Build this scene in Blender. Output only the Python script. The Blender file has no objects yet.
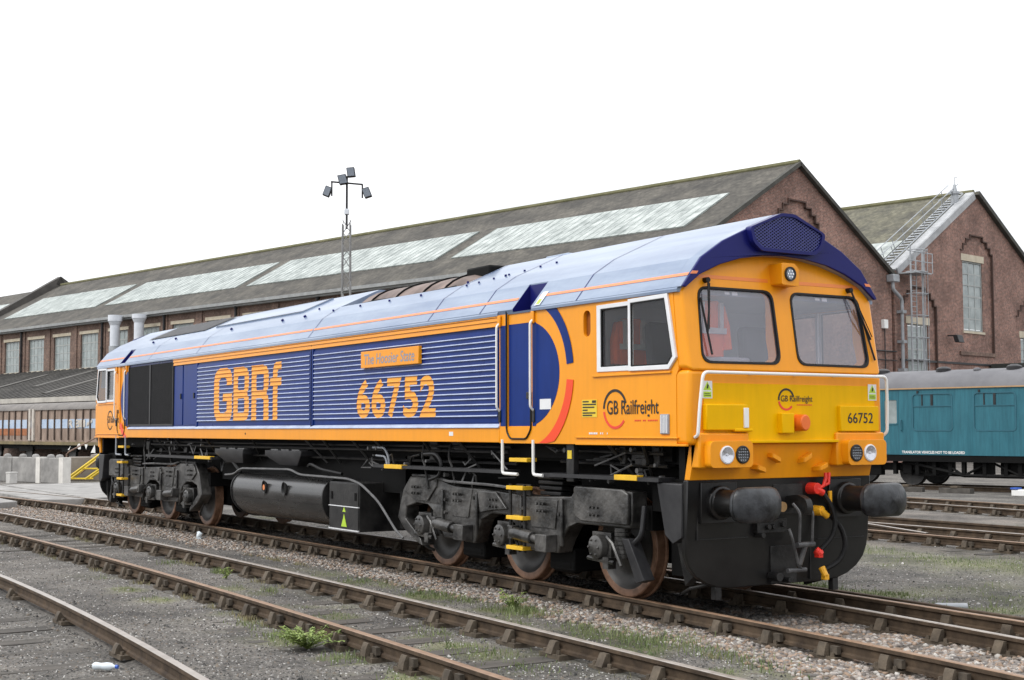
import bpy, bmesh, math, random
import numpy as np
from mathutils import Vector, Matrix
from mathutils.geometry import tessellate_polygon
random.seed(66); RNG = np.random.default_rng(752)
S = bpy.context.scene
PI = math.pi; R_ = math.radians

# ------------------------------------------------------------------ camera
cam_d = bpy.data.cameras.new('camera'); cam = bpy.data.objects.new('camera', cam_d)
S.collection.objects.link(cam); S.camera = cam
cam_d.sensor_width = 36.0; cam_d.lens = 1373.05 / 1024 * 36.0
cam_d.clip_start = 0.1; cam_d.clip_end = 3000
_yaw, _pit, _rol = R_(147.575473), R_(3.71094), R_(-0.11039)
_F = Vector((math.cos(_pit)*math.cos(_yaw), math.cos(_pit)*math.sin(_yaw), math.sin(_pit)))
_R = Vector((math.sin(_yaw), -math.cos(_yaw), 0)); _U = _R.cross(_F)
_R2 = _R*math.cos(_rol) + _U*math.sin(_rol); _U2 = -_R*math.sin(_rol) + _U*math.cos(_rol)
CAM = Vector((20.3614, -9.8125, 1.7819))
cam.matrix_world = Matrix(((_R2.x, _U2.x, -_F.x, CAM.x), (_R2.y, _U2.y, -_F.y, CAM.y), (_R2.z, _U2.z, -_F.z, CAM.z), (0, 0, 0, 1)))

# ------------------------------------------------------------------ overcast sky and soft sun
SUN_EL, SUN_AZ = R_(48), R_(-100)          # azimuth as an XY angle of the direction towards the sun
w = bpy.data.worlds.new('World'); S.world = w; w.use_nodes = True
nt = w.node_tree; N = nt.nodes; Lk = nt.links
for n in list(N): N.remove(n)
out = N.new('ShaderNodeOutputWorld'); bg = N.new('ShaderNodeBackground'); Lk.new(bg.outputs[0], out.inputs[0])
sky = N.new('ShaderNodeTexSky'); sky.sky_type = 'NISHITA'; sky.sun_disc = False
sky.sun_elevation = SUN_EL; sky.sun_rotation = PI/2 - SUN_AZ
tc = N.new('ShaderNodeTexCoord')
sep = N.new('ShaderNodeSeparateXYZ'); Lk.new(tc.outputs['Generated'], sep.inputs[0])
nz = N.new('ShaderNodeTexNoise'); nz.inputs['Scale'].default_value = 2.6; nz.inputs['Detail'].default_value = 5
mp = N.new('ShaderNodeMapping'); mp.inputs['Scale'].default_value = (1, 1, 3.0)
Lk.new(tc.outputs['Generated'], mp.inputs[0]); Lk.new(mp.outputs[0], nz.inputs['Vector'])
cr = N.new('ShaderNodeValToRGB')
cr.color_ramp.elements[0].position = .30; cr.color_ramp.elements[0].color = (.68, .70, .74, 1)
cr.color_ramp.elements[1].position = .62; cr.color_ramp.elements[1].color = (1.06, 1.06, 1.07, 1)
Lk.new(nz.outputs['Fac'], cr.inputs[0])
mr = N.new('ShaderNodeMapRange'); mr.inputs['From Min'].default_value = 0; mr.inputs['From Max'].default_value = 1
mr.inputs['To Min'].default_value = 9.6; mr.inputs['To Max'].default_value = 18.0        # overcast: the zenith is brighter than the horizon
Lk.new(sep.outputs['Z'], mr.inputs[0])
mul = N.new('ShaderNodeVectorMath'); mul.operation = 'SCALE'
Lk.new(cr.outputs[0], mul.inputs[0]); Lk.new(mr.outputs[0], mul.inputs['Scale'])
mix = N.new('ShaderNodeMix'); mix.data_type = 'RGBA'; mix.inputs[0].default_value = .93
Lk.new(sky.outputs[0], mix.inputs[6]); Lk.new(mul.outputs[0], mix.inputs[7])
Lk.new(mix.outputs[2], bg.inputs[0]); bg.inputs[1].default_value = 0.10
sun_d = bpy.data.lights.new('sun', 'SUN'); sun = bpy.data.objects.new('sun', sun_d); S.collection.objects.link(sun)
sun_d.energy = 1.3; sun_d.angle = R_(22); sun_d.color = (1, .97, .92)
_sd = Vector((math.cos(SUN_EL)*math.cos(SUN_AZ), math.cos(SUN_EL)*math.sin(SUN_AZ), math.sin(SUN_EL)))
sun.rotation_euler = (-_sd).to_track_quat('-Z', 'Y').to_euler()
S.view_settings.view_transform = 'Standard'; S.view_settings.look = 'None'
S.view_settings.exposure = 0.36; S.view_settings.gamma = 1.0; S.view_settings.use_curve_mapping = False

# ------------------------------------------------------------------ materials
MATS = {}
def M(name, col, rough=.6, var=.15, scale=2.0, col2=None, metal=0, coat=0, bump=0, bscale=30, spec=.5, thr=(.35, .7), det=6, stretch=(1, 1, 1), grime=0):
    """Principled material whose colour wanders by noise read at the point's place in the world."""
    m = bpy.data.materials.new(name); m.use_nodes = True; MATS[name] = m
    t = m.node_tree; n = t.nodes; l = t.links; b = n['Principled BSDF']
    g = n.new('ShaderNodeNewGeometry'); mpn = n.new('ShaderNodeMapping'); mpn.inputs['Scale'].default_value = stretch
    l.new(g.outputs['Position'], mpn.inputs[0])
    no = n.new('ShaderNodeTexNoise'); no.inputs['Scale'].default_value = scale; no.inputs['Detail'].default_value = det; no.inputs['Roughness'].default_value = .62
    l.new(mpn.outputs[0], no.inputs['Vector'])
    r = n.new('ShaderNodeValToRGB'); e = r.color_ramp.elements
    e[0].position, e[1].position = thr
    c2 = col2 or tuple(min(1, c*(1+var)) for c in col); c1 = col if col2 else tuple(c*(1-var) for c in col)
    e[0].color = (*c1, 1); e[1].color = (*c2, 1)
    l.new(no.outputs['Fac'], r.inputs[0]); l.new(r.outputs[0], b.inputs['Base Color'])
    mrn = n.new('ShaderNodeMapRange'); mrn.inputs['To Min'].default_value = max(.03, rough-.09); mrn.inputs['To Max'].default_value = min(1, rough+.09)
    l.new(no.outputs['Fac'], mrn.inputs[0]); l.new(mrn.outputs[0], b.inputs['Roughness'])
    b.inputs['Metallic'].default_value = metal; b.inputs['Coat Weight'].default_value = coat; b.inputs['Coat Roughness'].default_value = .12
    b.inputs['Specular IOR Level'].default_value = spec
    if grime:     # thin run-down streaks and blotches of dirt
        mg = n.new('ShaderNodeMapping'); mg.inputs['Scale'].default_value = (7, 7, .55); l.new(g.outputs['Position'], mg.inputs[0])
        ng = n.new('ShaderNodeTexNoise'); ng.inputs['Scale'].default_value = 1.6; ng.inputs['Detail'].default_value = 9; ng.inputs['Roughness'].default_value = .68; l.new(mg.outputs[0], ng.inputs['Vector'])
        rg = n.new('ShaderNodeValToRGB'); rg.color_ramp.elements[0].position = .34; rg.color_ramp.elements[1].position = .60
        rg.color_ramp.elements[0].color = (1-grime, 1-grime*.98, 1-grime*.92, 1); rg.color_ramp.elements[1].color = (1, 1, 1, 1); l.new(ng.outputs['Fac'], rg.inputs[0])
        xg = n.new('ShaderNodeMix'); xg.data_type = 'RGBA'; xg.blend_type = 'MULTIPLY'; xg.inputs[0].default_value = 1
        l.new(r.outputs[0], xg.inputs[6]); l.new(rg.outputs[0], xg.inputs[7]); l.new(xg.outputs[2], b.inputs['Base Color'])
    if bump:
        n2 = n.new('ShaderNodeTexNoise'); n2.inputs['Scale'].default_value = bscale; n2.inputs['Detail'].default_value = 4
        l.new(mpn.outputs[0], n2.inputs['Vector'])
        bp = n.new('ShaderNodeBump'); bp.inputs['Strength'].default_value = bump; bp.inputs['Distance'].default_value = .02
        l.new(n2.outputs['Fac'], bp.inputs['Height']); l.new(bp.outputs[0], b.inputs['Normal'])
    return m
def lin(r, g, b): return tuple(((c/255+.055)/1.055)**2.4 if c > 10 else c/255/12.92 for c in (r, g, b))

ORANGE = M('orange_paint', (.84, .315, .006), .34, .05, .9, coat=.08, spec=.32, grime=.06)
YELLOW = M('warning_yellow_paint', (.82, .455, .001), .36, .06, 1.2, spec=.1, grime=.06)
BLUE = M('blue_paint', (.007, .030, .178), .30, .14, .9, spec=.12, grime=.14)
DBLUE = M('hood_blue_paint', (.009, .011, .115), .33, .1, .9, coat=.02, spec=.2)
ROOFB = M('faded_skylit_roof_blue', (.115, .172, .285), .36, .12, 1.3, col2=(.27, .335, .435), coat=.35, spec=.6, grime=.06, stretch=(.35, 2, 2), det=9)  # pale tone also paints in the sky's sheen on the roof
LIP = M('skylit_slat_edge', (.46, .52, .68), .35, .15, 3)  # pale colour painting the sky's glint along slat lips and ledge
LSTRIPE = M('salmon_stripe', (.80, .24, .09), .4, .08, 2)
RED = M('red_paint', (.72, .055, .025), .38, .08, 2)
WHITE = M('white_paint', (.78, .78, .76), .35, .05, 3)
BLACK = M('underframe_black', (.009, .009, .0095), .42, .4, 4, spec=.3, col2=(.034, .033, .032), bump=.15, bscale=25)
BLACKG = M('gloss_black_paint', (.012, .012, .0125), .27, .3, 2.2, spec=.5, col2=(.034, .033, .032), coat=.15, stretch=(.5, 1, 2.5))
BOGIE = M('dusty_bogie_grey', (.011, .0108, .0105), .34, .4, 3.2, spec=.55, col2=(.115, .110, .104), bump=.35, bscale=16, thr=(.40, .74), det=10)
SOOT = M('soot_black', (.004, .004, .004), .7, .3, 3, spec=.15)
RUBBER = M('rubber', (.007, .007, .0075), .5, .3, 6, spec=.3)
BUFFER = M('greased_buffer_grey', (.009, .0095, .011), .38, .3, 7, spec=.35, col2=(.05, .054, .06), bump=.15, bscale=30)
STEEL = M('bright_steel', (.52, .50, .48), .3, .15, 8, metal=1)
ALU = M('window_frame_alloy', (.72, .73, .75), .32, .05, 5)
TREAD = M('rusty_wheel_rim', (.105, .055, .032), .5, .3, 9, spec=.3, col2=(.22, .125, .08))
WHEELD = M('oily_wheel_disc', (.012, .0115, .011), .40, .35, 4, spec=.3, col2=(.05, .046, .042))
STEPY = M('step_yellow', (.78, .46, .02), .45, .1, 6)
LABELW = M('label_white', (.72, .73, .74), .5, .04, 9)
LABELY = M('label_yellow', (.72, .52, .03), .45, .06, 9)
LABELG = M('label_lime', (.42, .62, .04), .45, .06, 9)
INK = M('black_ink', (.018, .014, .012), .5, .2, 9)
GREYP = M('plate_grey', (.28, .30, .33), .45, .12, 12)
FROST = M('steel_grey_letter', (.25, .27, .33), .4, .1, 12)
HIVIS = M('hi_vis_orange_cloth', (.98, .13, .015), .8, .15, 8)
REFL = M('reflective_tape', (.55, .55, .55), .4, .1, 8)
CABGREY = M('cab_lining_grey', (.46, .47, .52), .7, .1, 2)
SEATC = M('seat_cloth', (.035, .038, .05), .85, .2, 9)
CHROME = M('lamp_reflector', (.85, .86, .88), .12, .03, 9, metal=1)
SILENC = M('heat_scorched_casing', (.075, .05, .04), .6, .3, 2.6, col2=(.24, .175, .15), det=9)
MESHD = M('dark_radiator_mesh', (.008, .008, .009), .5, .3, 6)
MESHB = M('radiator_bar', (.022, .022, .024), .5, .3, 6)
REDCOCK = M('red_cock_paint', (.80, .035, .02), .38, .1, 9)
YELCOCK = M('yellow_cock_paint', (.85, .42, .02), .38, .1, 9)
RAILSIDE = M('rusty_rail', (.042, .030, .021), .75, .3, 5, spec=.2, col2=(.105, .074, .049), bump=.2, bscale=40)
RAILTOPR = M('rust_filmed_rail_head', (.19, .115, .07), .5, .25, 6, col2=(.29, .19, .125))
RAILTOPS = M('worn_rail_head', (.24, .21, .185), .4, .2, 6, col2=(.36, .33, .30))
CHAIR = M('oily_chair_iron', (.055, .044, .033), .7, .35, 7, spec=.25, col2=(.14, .112, .082), bump=.25, bscale=50)
KEYW = M('rail_key_timber', (.05, .042, .034), .8, .3, 9, spec=.2, col2=(.12, .10, .078))
SLEEPER = M('grey_sleeper_timber', (.050, .046, .042), .85, .3, 3, spec=.2, col2=(.12, .11, .098), bump=.4, bscale=12, stretch=(1, .25, 1))
GALV = M('galvanised_steel', (.36, .38, .40), .5, .15, 3, metal=.3)
FLUE = M('flue_cladding', (.62, .65, .70), .35, .08, 2)
MASTM = M('mast_steel', (.22, .22, .22), .6, .15, 4)
DARKST = M('dark_painted_steel', (.018, .018, .02), .45, .2, 4, spec=.3, col2=(.04, .04, .042))
COACHT = M('teal_coach_paint', (.026, .130, .170), .45, .10, 1.2, col2=(.036, .16, .205), coat=.05, spec=.3, det=9, stretch=(2, 2, .5), grime=.3)
COACHR = M('coach_roof_grey', (.115, .115, .125), .7, .2, 1.2, col2=(.17, .17, .18))
BUFFL = M('lining_ochre', (.42, .26, .13), .5, .1, 3)
WAGB = M('grimy_wagon_brown', (.19, .135, .105), .8, .3, 2.2, col2=(.37, .285, .23), stretch=(1, 1, .35))
WAGR = M('wagon_canopy', (.13, .12, .115), .8, .25, 1.5, col2=(.22, .205, .19))
WAGBLUE = M('wagon_band_blue', (.33, .44, .60), .7, .25, 2, col2=(.50, .57, .66))
WAGO = M('wagon_band_orange', (.34, .13, .055), .75, .3, 3)
WAGP = M('pale_post', (.52, .48, .43), .7, .2, 3)
CONC = M('weathered_concrete', (.19, .185, .178), .88, .2, 1.6, col2=(.36, .35, .335), bump=.25, bscale=18)
CONCD = M('stained_concrete', (.20, .175, .15), .9, .25, 1.2, col2=(.30, .27, .24), bump=.25, bscale=18)
STONE = M('pale_lintel_stone', (.46, .40, .30), .85, .15, 2, col2=(.60, .54, .43))
LEAD = M('pale_verge_flashing', (.27, .28, .29), .75, .2, 1.0, col2=(.47, .48, .49))
MOSSR = M('mossy_ridge', (.10, .10, .045), .95, .3, 1.5, col2=(.17, .16, .09))
WINFR = M('window_frame_grey', (.34, .36, .35), .6, .15, 3)
PANE = M('dusty_window_pane', (.20, .235, .235), .22, .25, 1.6, col2=(.34, .385, .38), spec=.6)
LEAFM = M('weed_leaf', (.13, .20, .045), .6, .3, 9, col2=(.30, .36, .10))
GRASSM = M('grass_blade', (.085, .13, .04), .7, .3, 1.5, col2=(.20, .24, .09))
YSTAIR = M('stair_yellow', (.70, .50, .03), .5, .1, 3)
PLAST = M('clear_plastic', (.60, .66, .70), .2, .1, 12)
BLUECAP = M('blue_plastic', (.03, .10, .45), .4, .1, 12)
LAMPG = M('lamp_face', (.30, .34, .40), .2, .1, 4)

def roof_mat(name, c1, c2, rows, streak, moss=None):
    """courses of slates (or corrugated sheets): thin dark course lines over blotchy weathering; read in the building's own space"""
    m = M(name, c1, .9, 0, .55, col2=c2, bump=0, stretch=(1, 1, 1), det=9)
    t = m.node_tree; n = t.nodes; l = t.links; b = n['Principled BSDF']
    tco = n.new('ShaderNodeTexCoord')
    br = n.new('ShaderNodeTexBrick'); br.inputs['Scale'].default_value = 1.0; br.inputs['Mortar Size'].default_value = .012
    br.inputs['Brick Width'].default_value = streak; br.inputs['Row Height'].default_value = rows
    br.inputs['Color1'].default_value = (.80, .80, .80, 1); br.inputs['Color2'].default_value = (1.15, 1.15, 1.15, 1); br.inputs['Mortar'].default_value = (.55, .55, .55, 1)
    sx = n.new('ShaderNodeSeparateXYZ'); cx = n.new('ShaderNodeCombineXYZ'); l.new(tco.outputs['Object'], sx.inputs[0])
    l.new(sx.outputs['Y'], cx.inputs['X']); l.new(sx.outputs['X'], cx.inputs['Y']); l.new(cx.outputs[0], br.inputs['Vector'])
    mx = n.new('ShaderNodeMix'); mx.data_type = 'RGBA'; mx.blend_type = 'MULTIPLY'; mx.inputs[0].default_value = .85
    src = b.inputs['Base Color'].links[0].from_socket
    # fine dirt over everything
    n3 = n.new('ShaderNodeTexNoise'); n3.inputs['Scale'].default_value = 3.5; n3.inputs['Detail'].default_value = 8; l.new(tco.outputs['Object'], n3.inputs['Vector'])
    r3 = n.new('ShaderNodeValToRGB'); r3.color_ramp.elements[0].position = .3; r3.color_ramp.elements[1].position = .72
    r3.color_ramp.elements[0].color = (.7, .7, .7, 1); r3.color_ramp.elements[1].color = (1.25, 1.25, 1.22, 1); l.new(n3.outputs['Fac'], r3.inputs[0])
    m2 = n.new('ShaderNodeMix'); m2.data_type = 'RGBA'; m2.blend_type = 'MULTIPLY'; m2.inputs[0].default_value = 1
    l.new(src, mx.inputs[6]); l.new(br.outputs['Color'], mx.inputs[7]); l.new(mx.outputs[2], m2.inputs[6]); l.new(r3.outputs[0], m2.inputs[7])
    l.new(m2.outputs[2], b.inputs['Base Color'])
    return m
SLATE = roof_mat('lichened_slate', (.045, .042, .037), (.125, .115, .098), .22, .32)
SLATE2 = roof_mat('mossy_slate', (.075, .072, .058), (.185, .175, .125), .22, .32)
CORR = roof_mat('asbestos_sheet', (.048, .046, .043), (.105, .10, .093), 1.4, .30)
def glaz_mat():
    m = M('whitewashed_roof_glazing', (.14, .165, .157), .5, 0, .85, col2=(.48, .515, .495), det=12, stretch=(2.2, .9, 2.2), thr=(.30, .66), spec=.3, bump=.4, bscale=3)
    return m
GLAZ = glaz_mat()
def brick_mat(name, c1, c2, mortar, soot):
    m = bpy.data.materials.new(name); m.use_nodes = True; t = m.node_tree; n = t.nodes; l = t.links; b = n['Principled BSDF']
    tco = n.new('ShaderNodeTexCoord'); sx = n.new('ShaderNodeSeparateXYZ'); l.new(tco.outputs['Object'], sx.inputs[0])
    ad = n.new('ShaderNodeMath'); l.new(sx.outputs['X'], ad.inputs[0]); l.new(sx.outputs['Y'], ad.inputs[1])
    cx = n.new('ShaderNodeCombineXYZ'); l.new(ad.outputs[0], cx.inputs['X']); l.new(sx.outputs['Z'], cx.inputs['Y'])
    br = n.new('ShaderNodeTexBrick'); br.inputs['Scale'].default_value = 1.0; br.inputs['Brick Width'].default_value = .235; br.inputs['Row Height'].default_value = .078
    br.inputs['Mortar Size'].default_value = .008; br.inputs['Bias'].default_value = .1
    br.inputs['Color1'].default_value = (*c1, 1); br.inputs['Color2'].default_value = (*c2, 1); br.inputs['Mortar'].default_value = (*mortar, 1)
    l.new(cx.outputs[0], br.inputs['Vector'])
    no = n.new('ShaderNodeTexNoise'); no.inputs['Scale'].default_value = .45; no.inputs['Detail'].default_value = 10; no.inputs['Roughness'].default_value = .7
    l.new(tco.outputs['Object'], no.inputs['Vector'])
    rp = n.new('ShaderNodeValToRGB'); rp.color_ramp.elements[0].position = .36; rp.color_ramp.elements[1].position = .62
    rp.color_ramp.elements[0].color = (*soot, 1); rp.color_ramp.elements[1].color = (1.12, 1.1, 1.08, 1); l.new(no.outputs['Fac'], rp.inputs[0])
    mx = n.new('ShaderNodeMix'); mx.data_type = 'RGBA'; mx.blend_type = 'MULTIPLY'; mx.inputs[0].default_value = 1
    l.new(br.outputs['Color'], mx.inputs[6]); l.new(rp.outputs[0], mx.inputs[7])
    n4 = n.new('ShaderNodeTexNoise'); n4.inputs['Scale'].default_value = 6; n4.inputs['Detail'].default_value = 4; l.new(tco.outputs['Object'], n4.inputs['Vector'])
    r4 = n.new('ShaderNodeValToRGB'); r4.color_ramp.elements[0].position = .35; r4.color_ramp.elements[1].position = .7
    r4.color_ramp.elements[0].color = (.72, .72, .72, 1); r4.color_ramp.elements[1].color = (1.25, 1.22, 1.2, 1); l.new(n4.outputs['Fac'], r4.inputs[0])
    m5 = n.new('ShaderNodeMix'); m5.data_type = 'RGBA'; m5.blend_type = 'MULTIPLY'; m5.inputs[0].default_value = 1
    l.new(mx.outputs[2], m5.inputs[6]); l.new(r4.outputs[0], m5.inputs[7]); l.new(m5.outputs[2], b.inputs['Base Color'])
    bp = n.new('ShaderNodeBump'); bp.inputs['Strength'].default_value = .5; bp.inputs['Distance'].default_value = .01
    l.new(br.outputs['Fac'], bp.inputs['Height']); bp.invert = True; l.new(bp.outputs[0], b.inputs['Normal'])
    b.inputs['Roughness'].default_value = .9; MATS[name] = m
    return m
BRICK = brick_mat('sooty_red_brick', (.345, .18, .138), (.22, .122, .098), (.36, .31, .28), (.58, .56, .55))
BRICKD = brick_mat('dark_brick', (.23, .145, .112), (.155, .10, .08), (.21, .18, .155), (.66, .64, .63))

def glass_mat(name, tint, refl, dirt, rough=.03):
    """window glass: what lies behind shows through, the sky mirrors in it by angle, and a film of dust and painted pale sky haze lies on it"""
    m = bpy.data.materials.new(name); m.use_nodes = True; t = m.node_tree; n = t.nodes; l = t.links
    for q in list(n): n.remove(q)
    o = n.new('ShaderNodeOutputMaterial'); tr = n.new('ShaderNodeBsdfTransparent'); tr.inputs[0].default_value = (*tint, 1)
    gl = n.new('ShaderNodeBsdfGlossy'); gl.inputs['Roughness'].default_value = rough
    df = n.new('ShaderNodeBsdfDiffuse'); df.inputs[0].default_value = (.52, .53, .62, 1)  # bluish white, painting the sky's reflection into the dust film
    fr = n.new('ShaderNodeFresnel'); fr.inputs[0].default_value = refl
    g = n.new('ShaderNodeNewGeometry'); no = n.new('ShaderNodeTexNoise'); no.inputs['Scale'].default_value = 2.5; no.inputs['Detail'].default_value = 4; l.new(g.outputs['Position'], no.inputs['Vector'])
    mr_ = n.new('ShaderNodeMapRange'); mr_.inputs['To Min'].default_value = dirt*.6; mr_.inputs['To Max'].default_value = dirt*1.4; l.new(no.outputs['Fac'], mr_.inputs[0])
    a = n.new('ShaderNodeMixShader'); l.new(mr_.outputs[0], a.inputs[0]); l.new(tr.outputs[0], a.inputs[1]); l.new(df.outputs[0], a.inputs[2])
    b_ = n.new('ShaderNodeMixShader'); iv_ = n.new('ShaderNodeMath'); iv_.operation = 'SUBTRACT'; iv_.inputs[0].default_value = 1; l.new(g.outputs['Backfacing'], iv_.inputs[1]); mf = n.new('ShaderNodeMath'); mf.operation = 'MULTIPLY'; l.new(iv_.outputs[0], mf.inputs[0]); l.new(fr.outputs[0], mf.inputs[1]); l.new(mf.outputs[0], b_.inputs[0]); l.new(a.outputs[0], b_.inputs[1]); l.new(gl.outputs[0], b_.inputs[2])
    l.new(b_.outputs[0], o.inputs[0]); MATS[name] = m
    return m
PLOUGH = M('plough_black', (.006, .006, .0065), .30, .3, 1.5, spec=.4, col2=(.017, .0165, .016), coat=.06)
GLASSF = glass_mat('windscreen_glass', (.93, .93, .97), 2.15, .095)
GLASSS = glass_mat('side_window_glass', (.84, .86, .85), 1.45, .015)
LENS = glass_mat('lamp_lens', (.95, .95, .97), 1.5, .10)
# ------------------------------------------------------------------ mesh builders and scene helpers
def link(o): S.collection.objects.link(o); return o
class MB:
    def __init__(s): s.v = []; s.f = []; s.m = []; s.mi = 0
    def add(s, vs, fs):
        k = len(s.v); s.v += [tuple(v) for v in vs]; s.f += [tuple(i+k for i in f) for f in fs]; s.m += [s.mi]*len(fs); return s
    def box(s, x0, x1, y0, y1, z0, z1):
        if x0 > x1: x0, x1 = x1, x0
        if y0 > y1: y0, y1 = y1, y0
        if z0 > z1: z0, z1 = z1, z0
        return s.add([(x0,y0,z0),(x1,y0,z0),(x1,y1,z0),(x0,y1,z0),(x0,y0,z1),(x1,y0,z1),(x1,y1,z1),(x0,y1,z1)],
                     [(0,3,2,1),(4,5,6,7),(0,1,5,4),(1,2,6,5),(2,3,7,6),(3,0,4,7)])
    def quad(s, a, b, c, d): return s.add([a, b, c, d], [(0, 1, 2, 3)])
    def plate(s, outer, fn, t0, t1, holes=()):
        """flat piece with holes: outline in (u,v), fn(u,v,d) places it, d runs t0..t1"""
        loops = [list(outer)] + [list(h) for h in holes]
        allp = [p for lp in loops for p in lp]; n = len(allp)
        tris = tessellate_polygon([[Vector((p[0], p[1], 0)) for p in lp] for lp in loops])
        vs = [fn(p[0], p[1], t0) for p in allp] + [fn(p[0], p[1], t1) for p in allp]
        fs = []
        for a, b, c in tris: fs += [(a, b, c), (n+c, n+b, n+a)]
        k = 0
        for lp in loops:
            q = len(lp)
            for i in range(q): j = (i+1) % q; fs.append((k+i, k+j, n+k+j, n+k+i))
            k += q
        s.add(vs, fs); s.fix = True; return s
    def prism_x(s, poly, x0, x1): return s.plate(poly, lambda u, v, d: (d, u, v), x0, x1)      # poly in (y,z)
    def prism_y(s, poly, y0, y1): return s.plate(poly, lambda u, v, d: (u, d, v), y0, y1)      # poly in (x,z)
    def prism_z(s, poly, z0, z1): return s.plate(poly, lambda u, v, d: (u, v, d), z0, z1)
    def cyl(s, p0, p1, r0, r1=None, n=12, cap=True):
        p0, p1 = Vector(p0), Vector(p1); r1 = r0 if r1 is None else r1
        a = (p1-p0).normalized(); u = a.orthogonal().normalized(); w_ = a.cross(u)
        vs = [p0 + (u*math.cos(2*PI*i/n)+w_*math.sin(2*PI*i/n))*r0 for i in range(n)] + [p1 + (u*math.cos(2*PI*i/n)+w_*math.sin(2*PI*i/n))*r1 for i in range(n)]
        fs = [(i, (i+1) % n, n+(i+1) % n, n+i) for i in range(n)]
        if cap: fs += [tuple(range(n-1, -1, -1)), tuple(range(n, 2*n))]
        return s.add(vs, fs)
    def tube(s, pts, r, n=7, cap=True, round_=0):
        pts = [Vector(p) for p in pts]
        if round_:
            q = [pts[0]]
            for a, b, c in zip(pts, pts[1:], pts[2:]):
                d = min(round_, (a-b).length*.48, (c-b).length*.48); A = b+(a-b).normalized()*d; Cc = b+(c-b).normalized()*d
                for k in range(5): t = k/4; q.append(A*(1-t)**2+b*2*t*(1-t)+Cc*t*t)
            q.append(pts[-1]); pts = q
        N_ = len(pts); vs = []; u = None
        for i, p in enumerate(pts):
            t = (pts[min(i+1, N_-1)]-pts[max(i-1, 0)]).normalized()
            u = t.orthogonal().normalized() if u is None else (u - t*u.dot(t)).normalized()
            w_ = t.cross(u)
            vs += [p+(u*math.cos(2*PI*k/n)+w_*math.sin(2*PI*k/n))*r for k in range(n)]
        fs = [(i*n+k, i*n+(k+1) % n, (i+1)*n+(k+1) % n, (i+1)*n+k) for i in range(N_-1) for k in range(n)]
        if cap: fs += [tuple(range(n-1, -1, -1)), tuple((N_-1)*n+k for k in range(n))]
        return s.add(vs, fs)
    def lathe(s, prof, origin, axis, n=24):
        """prof: (along, radius) pairs about axis through origin"""
        o = Vector(origin); a = Vector(axis).normalized(); u = a.orthogonal().normalized(); w_ = a.cross(u); P = len(prof)
        vs = [o+a*t+(u*math.cos(2*PI*i/n)+w_*math.sin(2*PI*i/n))*r for i in range(n) for t, r in prof]
        fs = [(i*P+k, i*P+k+1, ((i+1) % n)*P+k+1, ((i+1) % n)*P+k) for i in range(n) for k in range(P-1)]
        return s.add(vs, fs)
    def mirror_y(s): s.v = [(x, -y, z) for x, y, z in s.v]; s.f = [tuple(reversed(f)) for f in s.f]; return s
    def mirror_x(s): s.v = [(-x, y, z) for x, y, z in s.v]; s.f = [tuple(reversed(f)) for f in s.f]; return s
    def xf(s, fn): s.v = [tuple(fn(*v)) for v in s.v]; return s
    def mesh(s, name, mats, smooth=35):
        me = bpy.data.meshes.new(name); me.from_pydata(s.v, [], s.f)
        for m in (mats if isinstance(mats, (list, tuple)) else [mats]): me.materials.append(m)
        me.polygons.foreach_set('material_index', s.m)
        bm = bmesh.new(); bm.from_mesh(me); bmesh.ops.recalc_face_normals(bm, faces=bm.faces); bm.to_mesh(me); bm.free()
        if smooth:
            me.polygons.foreach_set('use_smooth', [True]*len(me.polygons)); me.set_sharp_from_angle(angle=R_(smooth))
        me.update(); return me
    def islands(s):
        par = list(range(len(s.v)))
        def fd(i):
            while par[i] != i: par[i] = par[par[i]]; i = par[i]
            return i
        for f in s.f:
            a = fd(f[0])
            for i in f[1:]: par[fd(i)] = a
        gr = {}
        for f, m in zip(s.f, s.m): gr.setdefault(fd(f[0]), []).append((f, m))
        for fs in gr.values():
            q = MB(); mp_ = {}
            for f, m in fs:
                for i in f:
                    if i not in mp_: mp_[i] = len(q.v); q.v.append(s.v[i])
                q.f.append(tuple(mp_[i] for i in f)); q.m.append(m)
            yield q
    def build_each(s, name, mats, parent=None, **k):
        return [q.build(name, mats, parent, **k) for q in s.islands()]
    def build(s, name, mats, parent=None, bevel=0, smooth=35, seg=2, label=None):
        o = bpy.data.objects.new(name, s.mesh(name, mats, smooth)); link(o)
        if parent is not None: o.parent = parent
        if bevel:
            b = o.modifiers.new('bevel', 'BEVEL'); b.width = bevel; b.segments = seg; b.limit_method = 'ANGLE'; b.angle_limit = R_(40); b.harden_normals = False
        if label: o['label'] = label
        return o
def tag(o, label, cat, group=None):
    o['label'] = label; o['category'] = cat
    if group: o['group'] = group
    return o
def thing(name, label, cat, loc=(0, 0, 0), rz=0, group=None):
    o = bpy.data.objects.new(name, None); link(o); o.empty_display_size = .2
    o.location = loc; o.rotation_euler = (0, 0, rz); return tag(o, label, cat, group)
def kind(o, k): o['kind'] = k; return o
def inst(src, parent, loc=(0, 0, 0), rz=0, scale=None):
    o = src.copy(); link(o); o.parent = parent; o.location = loc; o.rotation_euler = (0, 0, rz)
    if scale: o.scale = scale
    return o
def boolean_cut(o, cutters):
    """cut holes, keep the result as plain mesh, drop the cutters"""
    for c in cutters:
        md = o.modifiers.new('cut', 'BOOLEAN'); md.operation = 'DIFFERENCE'; md.object = c; md.solver = 'EXACT'; md.use_self = True; md.material_mode = 'TRANSFER'
    dg = bpy.context.evaluated_depsgraph_get(); dg.update()
    me = bpy.data.meshes.new_from_object(o.evaluated_get(dg)); o.modifiers.clear(); o.data = me
    for c in cutters: bpy.data.objects.remove(c)
    me.polygons.foreach_set('use_smooth', [True]*len(me.polygons)); me.set_sharp_from_angle(angle=R_(12))
_txt = {}
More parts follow.
